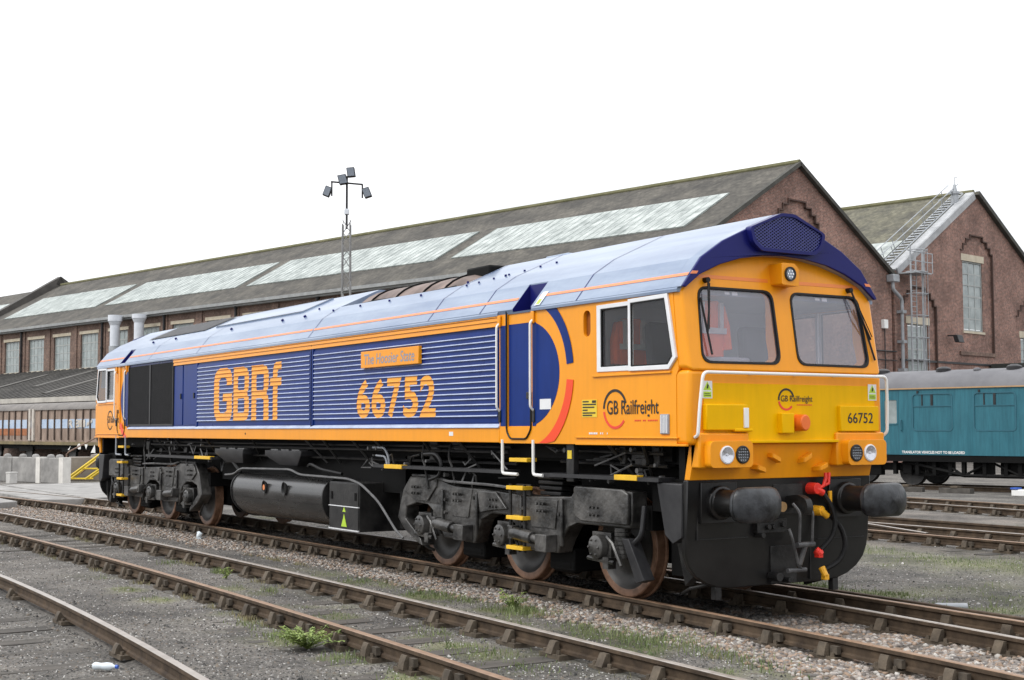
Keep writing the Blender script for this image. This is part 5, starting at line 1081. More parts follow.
# nose fittings (front cab; the far cab's front is out of sight but gets its lamp blocks and apron too)
def nose_bits(sx):
    mir = (lambda b_: b_.mirror_x()) if sx < 0 else (lambda b_: b_)
    b = MB(); b.plate([(-1.14, 2.225), (1.20, 2.225), (1.20, 1.745), (.62, 1.745), (.62, 1.655), (-.60, 1.655), (-.60, 1.745), (-1.14, 1.745)], FN, .013, .022); mir(b); yp = b.build('warning_panel', YELLOW, loco)
    b = MB(); b.box(10.15, 10.21, -.62, .62, 1.640, 1.668); mir(b); b.build('ledge', YELLOW, yp, bevel=.005)
    b = MB(); b.box(10.15, 10.215, -1.155, -.62, 1.765, 2.02); b.box(10.15, 10.225, -.80, -.57, 1.752, 1.785); mir(b); b.build('cover_plate', YELLOW, loco, bevel=.012)
    b = MB(); b.box(10.15, 10.205, .655, 1.215, 1.752, 2.015); mir(b); npl = b.build('number_panel', YELLOW, loco, bevel=.008)
    b = MB(); letters(b, '66752', .755, 1.125, 1.835, 1.945, FN, .068, .008)
    if sx > 0: b.build('number', INK, npl)
    for s in (-1, 1):
        y0, y1 = (-1.235, -.60) if s < 0 else (.60, 1.30)
        b = MB(); b.box(10.06, 10.20, y0, y1, 1.40, 1.742); mir(b); blk = b.build('headlight_block', ORANGE, loco, bevel=.018)
        y0, y1 = (-1.18, -.635) if s < 0 else (.665, 1.225)
        b = MB(); b.plate(rrect(y0, y1, 1.405, 1.665, .05), lambda u, v, d: (d, u, v), 10.18, 10.295); mir(b); b.build('lamp_cluster', ORANGE, blk, bevel=.012)
        for y, big in ((s*.975, 1), (s*.775, 0)):
            b = MB(); b.lathe([(-.01, .088), (.008, .088), (.014, .076), (.004, .072)], (10.297, y, 1.53), (1, 0, 0), 24); mir(b)
            hl = b.build('headlight', ALU if big else BLACK, loco)
            b = MB(); b.lathe([(.002, 0), (.003, .03), (.007, .055), (.009, .074)], (10.297, y, 1.53), (1, 0, 0), 20); mir(b); b.build('reflector', CHROME if big else BLACKG, hl)
            if big:
                b = MB(); b.lathe([(.018, 0), (.016, .04), (.008, .075)], (10.299, y, 1.53), (1, 0, 0), 20); mir(b); b.build('lens', LENS, hl); b = MB(); b.cyl((10.29, y, 1.53), (10.312, y, 1.53), .016, .01, 10); mir(b); b.build('bulb', LABELW, hl)
            else:
                b = MB()
                for i in range(-2, 3):
                    for j in range(-2, 3):
                        if i*i+j*j < 7: b.cyl((10.300, y+i*.027, 1.53+j*.027), (10.309, y+i*.027, 1.53+j*.027), .0095, .007, 6)
                mir(b); kind(b.build('diode_array', GREYP, hl), 'stuff')
    for y, z, rot in ((-.215, 1.49, .45), (-.415, 1.385, .3), (.215, 1.49, -.5), (.435, 1.395, -.35)):
        b = MB(); b.plate(round_poly([(-.075, -.05), (.075, -.05), (.055, .035), (-.055, .035)], .02), lambda u, v, d: (10.06+(v+.05)*1.5, y+u, z+d+(-u*rot)), -.022, .022); mir(b); b.build('lifting_lug', ORANGE, loco, bevel=.004)
    b = MB(); b.box(10.15, 10.23, -.185, -.02, 1.735, 1.935); mir(b); so = b.build('jumper_socket', YELLOW, loco, bevel=.008)
    b = MB(); b.lathe([(0, .085), (.05, .085), (.11, .082), (.12, .07), (.12, 0)], (10.16, .075, 1.84), (1, .15, 0), 20); mir(b); b.build('socket_cap', M('cap_red_orange', (.80, .15, .01), .35, .08, 3) if 'cap_red_orange' not in MATS else MATS['cap_red_orange'], so)
    b = MB(); b.box(10.205, 10.23, -.685, -.625, 1.79, 1.985); mir(b); b.build('lamp_bracket', WHITE, loco, bevel=.004)
    for y in (-1.10, 1.165):
        b = MB(); b.plate([(y-.062, 2.075), (y+.062, 2.075), (y+.062, 2.245), (y-.062, 2.245)], FN, .023, .026); mir(b); wl_ = b.build('warning_label', LABELW, loco)
        b = MB(); b.plate([(y-.05, 2.085), (y+.05, 2.085), (y+.05, 2.14), (y-.05, 2.14)], FN, .026, .028); b.plate([(y-.05, 2.155), (y+.05, 2.155), (y, 2.238)], FN, .026, .028); mir(b); b.build('warning_triangle', LABELG, wl_)
        b = MB(); b.plate([(y-.012, 2.17), (y+.008, 2.17), (y+.015, 2.20), (y, 2.215), (y-.008, 2.19)], FN, .028, .030); b.plate([(y-.04, 2.10), (y+.04, 2.10), (y+.04, 2.106), (y-.04, 2.106)], FN, .028, .030); b.plate([(y-.04, 2.118), (y+.03, 2.118), (y+.03, 2.124), (y-.04, 2.124)], FN, .028, .030); mir(b); b.build_each('warning_symbol', INK, wl_)
    if sx > 0:
        b = MB(); b.plate(band(-.065, 2.075, .092, .112, 15, 185), FN, .023, .026); lg = b.build('company_emblem', INK, loco)
        b = MB(); b.plate(band(-.065, 2.075, .092, .112, 192, 318), FN, .023, .026); b.build('emblem_arc', RED, lg)
        b = MB(); letters(b, 'GB Railfreight', -.14, .295, 2.035, 2.115, FN, .027, .006); b.build('emblem_lettering', INK, lg)
        b = MB()
        for i in range(9): b.plate([(.08+i*.024, 2.016), (.08+i*.024+.015, 2.016), (.08+i*.024+.015, 2.026), (.08+i*.024, 2.026)], FN, .023, .026)
        b.build('emblem_strapline', RED, lg)
nose_bits(1); nose_bits(-1)
# ---------------------------------------------------------------- flanks: sills, louvres, radiators, lettering
SL_N, SL_Z0, SL_Z1 = 15, 1.93, 2.945
PITCH = (SL_Z1-SL_Z0)/SL_N
def slat_mesh(x0, x1, k, s=-1):
    z0 = SL_Z0+k*PITCH; z1 = z0+PITCH-.004
    b = MB()
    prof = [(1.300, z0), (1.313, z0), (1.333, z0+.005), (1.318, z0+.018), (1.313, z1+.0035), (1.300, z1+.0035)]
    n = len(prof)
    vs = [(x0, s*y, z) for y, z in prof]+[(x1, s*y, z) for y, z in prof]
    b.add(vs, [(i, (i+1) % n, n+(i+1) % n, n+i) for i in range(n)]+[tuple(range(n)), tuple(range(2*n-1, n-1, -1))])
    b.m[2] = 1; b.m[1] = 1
    return b
def slat_y(z):
    """how far out the slat face stands at height z"""
    k = min(SL_N-1, max(0, int((z-SL_Z0)/PITCH))); q = z-SL_Z0-k*PITCH
    if q < .005: return 1.324
    if q < .018: return 1.333-(q-.005)/.013*.015
    return 1.318-(q-.018)/(PITCH-.02)*.005
for s in (-1, 1):
    for x0, x1 in ((-3.60, 1.315), (1.46, 6.67)):
        b = MB(); b.box(x0-.03, x1+.03, s*1.30, s*1.304, 1.86, 2.97); lp = b.build('louvre_panel', BLUE, loco)
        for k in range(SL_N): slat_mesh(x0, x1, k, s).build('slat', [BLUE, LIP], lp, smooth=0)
    b = MB()
    b.box(1.335, 1.44, s*1.30, s*1.322, 1.84, 3.0); b.box(-3.70, -3.615, s*1.30, s*1.318, 1.84, 3.0)
    b.build_each('pillar', BLUE, loco, bevel=.004)
    b = MB(); b.box(1.375, 1.392, s*1.30, s*1.326, 1.64, 3.14); b.build('panel_joint', SOOT, loco)
    b = MB(); b.box(-8.31, 6.72, s*1.29, s*1.328, 1.625, 1.795); sill = b.build('sill', ORANGE, loco, bevel=.006)
    b = MB(); b.prism_x([(s*1.29, 1.797), (s*1.345, 1.797), (s*1.345, 1.806), (s*1.29, 1.852)], -7.72, 6.72); b.build('ledge', LIP, loco)  # ledge coloured as if its top caught the sky, painted in
    b = MB()
    for z0, z1, d in ((2.985, 3.04, .012), (3.043, 3.088, .020), (3.091, 3.135, .028)):
        b.prism_x([(s*1.30, z0), (s*(1.318+d), z0), (s*(1.312+d), z1), (s*1.30, z1)], -4.90, 6.70)
    b.build_each('cant_rail', ORANGE, loco)
    b = MB(); b.prism_x([(s*1.29, 3.098), (s*1.352, 3.105), (s*1.352, 3.135), (s*1.33, 3.165), (s*1.29, 3.165)], -9.95, 6.72); b.prism_x([(s*1.29, 3.108), (s*1.348, 3.112), (s*1.35, 3.14), (s*1.33, 3.168), (s*1.29, 3.168)], 7.44, 10.02); b.build_each('gutter', ROOFB, loco)
    # radiator side screens
    b = MB(); b.box(-7.72, -4.93, s*1.30, s*1.306, 1.87, 3.06); rs = b.build('radiator_screen', MESHD, loco)
    b = MB()
    for x0, x1 in ((-7.73, -7.70), (-6.34, -6.27), (-4.95, -4.92)): b.box(x0, x1, s*1.30, s*1.33, 1.87, 3.06)
    b.box(-7.72, -4.93, s*1.30, s*1.325, 1.86, 1.89); b.build_each('screen_frame', DARKST, rs)
    b = MB()
    for i in range(58):
        x = -7.68+i*.0472
        b.box(x, x+.012, s*1.306, s*1.318, 1.89, 3.06)
    kind(b.build('screen_mesh', MESHB, rs), 'stuff')
    for x0, x1 in ((-4.88, -4.42), (-4.36, -3.70)):
        b = MB(); b.box(x0, x1, s*1.30, s*1.312, 1.87, 2.975); p = b.build('access_door', BLUE, loco, bevel=.006)
        b = MB(); b.box(x1-.10, x1-.06, s*1.31, s*1.33, 2.35, 2.45); b.build('handle', BLACK, p)
    # small marks on the sill
for x, z, w_, h in ((5.55, 1.70, .10, .05), (-1.25, 1.70, .04, .03)):
    b = MB(); b.plate([(x, z), (x+w_, z), (x+w_, z+h), (x, z+h)], NS, .0085, .011); b.build('sill_label', LABELW if w_ > .05 else INK, loco)
def outline_tris(body):
    su, sv = .285, .175; G = {
      'G': ([(1, .68), (1, .82), (.96, .90), (.88, .96), (.72, 1), (.32, 1), (.14, .95), (.04, .87), (0, .76), (0, .24), (.04, .13), (.14, .05), (.32, 0), (.70, 0), (.88, .045), (.96, .11), (1, .20), (1, .53), (.50, .53), (.50, .39), (1-su, .39), (1-su, sv+.05), (.60, sv), (.40, sv), (su, sv+.05), (su, .95-sv), (.40, 1-sv), (.60, 1-sv), (1-su, .95-sv), (1-su, .68)], []),
      'B': ([(0, 0), (.68, 0), (.88, .045), (.97, .12), (1, .20), (1, .36), (.97, .44), (.88, .51), (.96, .58), (.99, .66), (.99, .80), (.95, .90), (.86, .96), (.68, 1), (0, 1)], [rrect(su, 1-su, sv-.01, .50-sv*.42, .05), rrect(su, 1-su, .50+sv*.42, 1-sv+.01, .05)]),
      'R': ([(0, 0), (su, 0), (su, .41), (.62, .41), (1-su, .36), (1-su, 0), (1, 0), (1, .37), (.96, .44), (.87, .50), (.96, .57), (1, .66), (1, .80), (.96, .90), (.87, .96), (.68, 1), (0, 1)], [rrect(su, 1-su, .55, 1-sv+.01, .05)]),
      'f': ([(.26, 0), (.66, 0), (.66, .60), (1, .60), (1, .73), (.66, .73), (.66, .82), (.72, .87), (1, .87), (1, 1), (.52, 1), (.34, .95), (.26, .85), (.26, .73), (0, .73), (0, .60), (.26, .60)], [])}
    o_, h_ = G[body]; lp = [o_]+h_; al = [p for l_ in lp for p in l_]
    return np.array(al), [tuple(t_) for t_ in tessellate_polygon([[Vector((p[0], p[1], 0)) for p in l_] for l_ in lp])]
def on_slats(name, body, u0, u1, v0, v1, mat, offset):
    v, f = outline_tris(body) if body in 'GBRf' else text_tris(body, offset, 0, 1.0)
    bm = bmesh.new(); vv = [bm.verts.new((u0+(u1-u0)*a, 0, v0+(v1-v0)*c)) for a, c in v]
    for q in f:
        try: bm.faces.new([vv[i] for i in q])
        except ValueError: pass
    for k in range(SL_N):
        for q in (0, .005, .018):
            z = SL_Z0+k*PITCH+q
            bmesh.ops.bisect_plane(bm, geom=bm.verts[:]+bm.edges[:]+bm.faces[:], dist=1e-6, plane_co=(0, 0, z), plane_no=(0, 0, 1))
    mb_ = MB(); bm.verts.index_update(); light = []
    for fc in bm.faces:
        zc = fc.calc_center_median().z; k = min(SL_N-1, max(0, int((zc-SL_Z0)/PITCH))); q = zc-SL_Z0-k*PITCH; zb = SL_Z0+k*PITCH
        if zc < SL_Z0 : continue
        def yy(z):
            t = z-zb
            if q < .005: return 1.313+.020*max(0, min(1, t/.005))
            if q < .018: return 1.333-(t-.005)/.013*.015
            return 1.318-(t-.018)/(PITCH-.018)*.005
        mb_.mi = 1 if .005 < q < .018 else 0
        mb_.add([(p.co.x, -(yy(p.co.z)+.0025), p.co.z+(.0015 if .005 < q < .018 else 0)) for p in fc.verts], [tuple(range(len(fc.verts)))])
    bm.free(); return mb_.build(name, mat, loco, smooth=0)
LETTER = M('lettering_orange', (.86, .37, .035), .4, .05, 2, spec=.3)  # paler than the body orange, with reflected light put into the colour
LIPO = M('orange_slat_edge', (.80, .36, .06), .4, .1, 3)  # orange of the letters where they cross the slat lips
for ch, u0, u1, v0, v1, of in (('G', -2.74, -1.88, 1.90, 2.84, .022), ('B', -1.81, -1.11, 1.915, 2.83, .022), ('R', -1.00, -.27, 1.915, 2.83, .022), ('f', -.215, .24, 1.915, 2.85, .018)):
    on_slats('operator_lettering', ch, u0, u1, v0, v1, [LETTER, LIPO], of)
x = 2.93
for ch in '66752':
    on_slats('running_number', ch, x, x+.41, 1.935, 2.47, [LETTER, LIPO], .032); x += .462
b = MB(); b.box(3.155, 4.83, -1.372, -1.32, 2.625, 2.855); npt = b.build('nameplate', ORANGE, loco, bevel=.006)
b = MB(); letters(b, 'The Hoosier State', 3.26, 4.72, 2.668, 2.815, NS, .0535, .012, .12); b.build('nameplate_lettering', FROST, npt)
# cab-side emblem, maker's marks, overhaul panel
b = MB(); b.plate(band(8.98, 1.985, .178, .206, 18, 178, 24), NS, .007, .010); em = b.build('company_emblem', INK, loco)
b = MB(); b.plate(band(8.98, 1.985, .178, .206, 188, 322, 24), NS, .007, .010); b.build('emblem_arc', RED, em)
b = MB(); letters(b, 'GB Railfreight', 8.845, 9.70, 1.885, 2.075, NS, .011, .008); b.build('emblem_lettering', INK, em)
b = MB()
for i in range(14): 
    if i not in (4, 7): b.plate([(9.31+i*.027, 1.858), (9.31+i*.027+.017, 1.858), (9.31+i*.027+.017, 1.873), (9.31+i*.027, 1.873)], NS, .007, .010)
b.build('emblem_strapline', RED, em)
b = MB(); b.plate([(8.395, 1.905), (8.665, 1.905), (8.665, 2.09), (8.395, 2.09)], NS, .007, .010); pl_ = b.build('data_panel', LABELY, loco)
b = MB()
for i, (z, a, c) in enumerate(((2.07, 8.41, 8.52), (2.04, 8.41, 8.65), (2.01, 8.41, 8.62), (1.98, 8.41, 8.5), (1.95, 8.41, 8.64), (1.925, 8.41, 8.58))): b.plate([(a, z-.007), (c, z-.007), (c, z+.007), (a, z+.007)], NS, .010, .012)
b.plate([(8.58, 2.055), (8.65, 2.055), (8.65, 2.082), (8.58, 2.082)], NS, .010, .012); b.build('panel_print', INK, pl_)
b = MB(); b.box(9.735, 9.865, -1.345, -1.32, 1.73, 1.925); vt = b.build('air_vent', GREYP, loco, bevel=.005)
b = MB()
for i in range(5): b.box(9.752+i*.022, 9.762+i*.022, -1.352, -1.345, 1.74, 1.915)
b.build_each('fin', ALU, vt)
b = MB(); b.plate([(7.58, 2.0), (7.80, 2.0), (7.80, 2.115), (7.58, 2.115)], NS, .005, .008); b.build('door_label', LABELW, loco)
b = MB()
for i, wd in enumerate((.035, .03, .035, .03, 0, .02, .012, 0, .01)):
    if wd: b.plate([(8.52+i*.04, 1.725), (8.52+i*.04+wd, 1.725), (8.52+i*.04+wd, 1.745), (8.52+i*.04, 1.745)], NS, .007, .010)
b.build('axle_mark', LABELW, loco)
b = MB(); b.plate(band(-8.98, 1.985, .178, .206, 18, 178, 20), NS, .007, .010); b.plate(band(-8.98, 1.985, .178, .206, 190, 322, 20), NS, .007, .010); em = b.build('company_emblem', INK, loco)
b = MB(); letters(b, 'GB Railfreight', -9.18, -8.35, 1.885, 2.075, NS, .011, .008); b.build('emblem_lettering', INK, em)

# ---------------------------------------------------------------- underframe
b = MB(); b.box(-9.6, 9.6, -.95, .95, 1.42, 1.636); b.box(-9.9, 9.9, -.55, .55, .95, 1.45); b.box(-3.4, 3.6, -.9, .9, .9, 1.5); b.box(-9.5, 9.5, -1.0, -.85, 1.45, 1.62); b.box(-9.5, 9.5, .85, 1.0, 1.45, 1.62)
uf = b.build('underframe', SOOT, loco)
tpn = [(-1.05-.25*math.sin(R_(a)), .80+.25*math.cos(R_(a))) for a in range(0, 91, 10)] + [(-1.30, .76)] + [(-.78-.52*math.cos(R_(a)), .74-.42*math.sin(R_(a))) for a in range(8, 91, 8)]
tp = tpn + [(-y, z) for y, z in reversed(tpn)]
b = MB(); b.prism_x(tp, -1.90, 1.78); tank = b.build('fuel_tank', BLACKG, loco, bevel=.012)
b = MB()
tp2 = [(y*1.012, .68+(z-.68)*1.025) for y, z in tp]
for x in (-1.91, 1.76): b.prism_x(tp2, x, x+.03)
for x, m in ((-.42, 0), (.38, 0)): b.lathe([(.0, .001), (.0, .06), (-.03, .075), (-.03, .085), (.01, .085)], (x, -1.30, .86), (0, 1, 0), 18)
b.xf(lambda x, y, z: (x, y, .86+(z-.86)*1.35) if -1.4 < y < -1.29 and abs(z-.86) < .09 and -.6 < x < .6 else (x, y, z))
b.build_each('tank_rib', BLACK, tank)
b = MB(); b.lathe([(-.028, .001), (-.028, .045)], (-.42, -1.30, .86), (0, 1, 0), 14); b.build('gauge_glass', M('gauge_orange', (.75, .25, .08), .3, .1, 9), tank)
b = MB(); b.box(1.95, 2.93, -1.27, 1.27, .345, 1.03); bb = b.build('battery_box', BLACK, loco, bevel=.01)
b = MB(); b.box(1.97, 2.92, -1.285, -1.268, .70, 1.015); b.box(1.97, 2.92, -1.285, -1.268, .375, .675); b.build_each('battery_door', BLACK, bb, bevel=.006)
b = MB(); b.box(1.96, 2.93, -1.292, -1.27, .682, .694); b.box(1.96, 2.93, -1.292, -1.27, .352, .366); b.build_each('door_strip', ALU, bb)
b = MB()
for x in (2.06, 2.84): b.box(x-.025, x+.025, -1.296, -1.28, .78, .89)
b.build_each('latch', SOOT, bb)
b = MB(); b.plate([(2.38, .40), (2.56, .40), (2.47, .58)], lambda u, v, d: (u, -1.286-d, v), 0, .003); b.plate([(2.42, .61), (2.52, .61), (2.47, .68)], lambda u, v, d: (u, -1.286-d, v), 0, .003); b.build('warning_triangle', LABELG, bb)
b = MB(); b.tube([(-2.6, -1.15, 1.0), (-2.2, -1.15, 1.02), (-1.75, -1.2, 1.13), (-.4, -1.2, 1.15), (.35, -1.2, 1.16), (.75, -1.22, 1.09), (2.55, -1.26, 1.08), (2.95, -1.26, 1.02), (3.45, -1.24, .80), (3.95, -1.22, .42), (4.1, -1.2, .34)], .018, 7, round_=.15); b.build('air_pipe', M('pipe_grey', (.06, .06, .063), .4, .3, 6, col2=(.15, .15, .15)), loco)
b = MB(); b.tube([(2.0, -1.1, 1.13), (1.4, -1.15, 1.18), (1.0, -1.15, 1.26), (.8, -1.1, 1.22)], .025, 7, round_=.1); b.tube([(-3.0, -1.0, 1.2), (-2.4, -1.1, 1.25), (-2.0, -1.1, 1.05)], .03, 7, round_=.1); b.build_each('hose', RUBBER, loco)
for x0, x1, xa, xb in ((-2.95, -1.62, -2.62, -1.85), (-.65, .78, -.25, .42)):
    b = MB()
    top = [(x0, -1.22, 1.45), (x1, -1.22, 1.45), (x1, -.8, 1.45), (x0, -.8, 1.45)]; mid = [(x0, -1.22, 1.37), (x1, -1.22, 1.37), (x1, -.8, 1.37), (x0, -.8, 1.37)]; bot = [(xa, -1.12, 1.21), (xb, -1.12, 1.21), (xb, -.85, 1.21), (xa, -.85, 1.21)]
    b.add(top+mid+bot, [(3, 2, 1, 0), (8, 9, 10, 11)]+[(i, (i+1) % 4, 4+(i+1) % 4, 4+i) for i in range(4)]+[(4+i, 4+(i+1) % 4, 8+(i+1) % 4, 8+i) for i in range(4)])
    hp = b.build('blower_duct', DARKST, loco, bevel=.01)
    b = MB()
    for i in range(3):
        for j in range(2): xx = x0+.15+i*.42; b.box(xx, xx+.3, -1.18+j*.17, -1.05+j*.17, 1.45, 1.47)
    b.build_each('duct_clip', MATS['pipe_grey'], hp)
# footplate walkway with yellow step edges, struts and pipe clutter under the sill
b = MB(); b.box(3.4, 6.75, -1.30, -1.05, 1.265, 1.305); b.box(7.55, 9.65, -1.30, -1.05, 1.255, 1.295); b.box(-6.6, -2.9, -1.30, -1.05, 1.255, 1.30); b.box(-6.6, 9.6, 1.05, 1.3, 1.26, 1.3); b.build_each('footboard', DARKST, loco)
for x0, x1 in ((3.75, 4.25), (8.93, 9.31), (-3.75, -2.95)):
    b = MB(); b.box(x0, x1, -1.312, -1.22, 1.258, 1.312); b.build('step_edge', STEPY, loco, bevel=.004)
b = MB()
for x in (-6.2, -5.1, -3.4, -1.2, .95, 1.6, 2.6, 3.3, 4.7, 5.6, 8.7, 9.3):
    dx = RNG.uniform(-.25, .25); b.tube([(x, -1.22, 1.63), (x+dx, -.95, 1.28)], .022, 6)
for x, h in ((4.5, 1.02), (5.2, 1.1), (-5.6, 1.1), (-7.2, 1.0), (-6.9, 1.2)):
    b.tube([(x, -1.1, 1.60), (x+.02, -1.15, 1.42), (x+.2, -1.2, 1.33), (x+.28, -1.2, h)], .017, 6, round_=.1)
for z, y in ((1.56, -1.08), (1.50, -1.12), (1.36, -1.0)): b.tube([(-6.8, y, z), (-3.5, y-.02, z-.01), (3.0, y, z), (6.6, y, z+.01)], .019, 6)
for z, y in ((1.55, -1.1), (1.42, -1.05)): b.tube([(7.6, y, z), (9.5, y, z-.02)], .02, 6)
b.build_each('brake_pipe', BLACK, loco)
b = MB()
for k in range(46):
    x = RNG.choice([RNG.uniform(-8.2, -2.9), RNG.uniform(2.9, 6.7), RNG.uniform(7.6, 9.5)]); w_ = RNG.uniform(.06, .3); h = RNG.uniform(.05, .2); z = RNG.uniform(1.3, 1.55); y = RNG.uniform(-1.12, -.8)
    b.box(x, x+w_, y, y+.2, z, z+h)
b.build_each('valve_box', BLACK, loco, bevel=.01)
b = MB()
for k in range(60):
    x = RNG.choice([RNG.uniform(-8.2, -2.9), RNG.uniform(2.9, 6.7), RNG.uniform(7.6, 9.5)]); z = RNG.uniform(1.2, 1.58); y = RNG.uniform(-1.2, -1.0); r = RNG.uniform(.012, .03)
    if k % 2: b.cyl((x, y, z), (x, y-.06, z), r, r, 8)
    else: b.tube([(x, y, z), (x+RNG.uniform(-.2, .2), y-.05, z+RNG.uniform(-.15, .1)), (x+RNG.uniform(-.4, .4), y, z+RNG.uniform(-.2, .1))], .011, 5)
b.build_each('pipe_union', MATS['pipe_grey'], loco)
b = MB(); b.tube([(4.75, -1.24, 1.46), (5.1, -1.26, 1.47), (5.25, -1.26, 1.36), (5.2, -1.26, 1.2), (4.9, -1.24, 1.14)], .024, 8, round_=.12); b.tube([(4.3, -1.2, 1.3), (4.35, -1.22, 1.42), (4.6, -1.22, 1.45)], .016, 7, round_=.08); b.build_each('brake_hose', RUBBER, loco)
b = MB(); b.tube([(3.1, -1.15, 1.53), (3.5, -1.17, 1.53), (3.62, -1.17, 1.40), (3.6, -1.15, 1.25)], .016, 7, round_=.1); b.tube([(3.2, -1.15, 1.42), (3.5, -1.16, 1.41), (3.56, -1.16, 1.3)], .014, 7, round_=.06); b.build_each('sand_pipe', GREYP, loco)
b = MB(); b.box(8.01, 8.15, -1.27, -1.2, 1.21, 1.62); br_ = b.build('valve_bracket', BLACK, loco, bevel=.008); b = MB(); b.box(8.04, 8.12, -1.276, -1.27, 1.46, 1.55); b.build('valve_label', LABELY, br_)
# cab steps
for cx0, sx in ((6.89, 1), (-8.42, -1)):
    b = MB()
    for x in (cx0, cx0+.30): b.tube([(x, -1.28, 1.15), (x, -1.28, .38)], .02, 6)
    b.box(cx0+.0, cx0+.30, -1.2, -1.17, .4, 1.15)
    ld = b.build('cab_ladder', BLACK, loco)
    for z in (1.11, .77, .43, 1.43):
        b = MB(); w0 = (cx0-.02, cx0+.33) if z < 1.2 else (cx0+.05, cx0+.42)
        b.box(w0[0], w0[1], -1.33, -1.19, z-.022, z+.022); b.build('step', STEPY, ld, bevel=.004)
    for x, d in ((cx0-.10, .30), (cx0+.55, .17)):
        b = MB(); b.tube([(x, -1.325, 1.66), (x, -1.325, 1.27), (x+d, -1.31, 1.265)], .019, 8, round_=.04); b.build('step_rail', WHITE if sx > 0 else GREYP, ld)

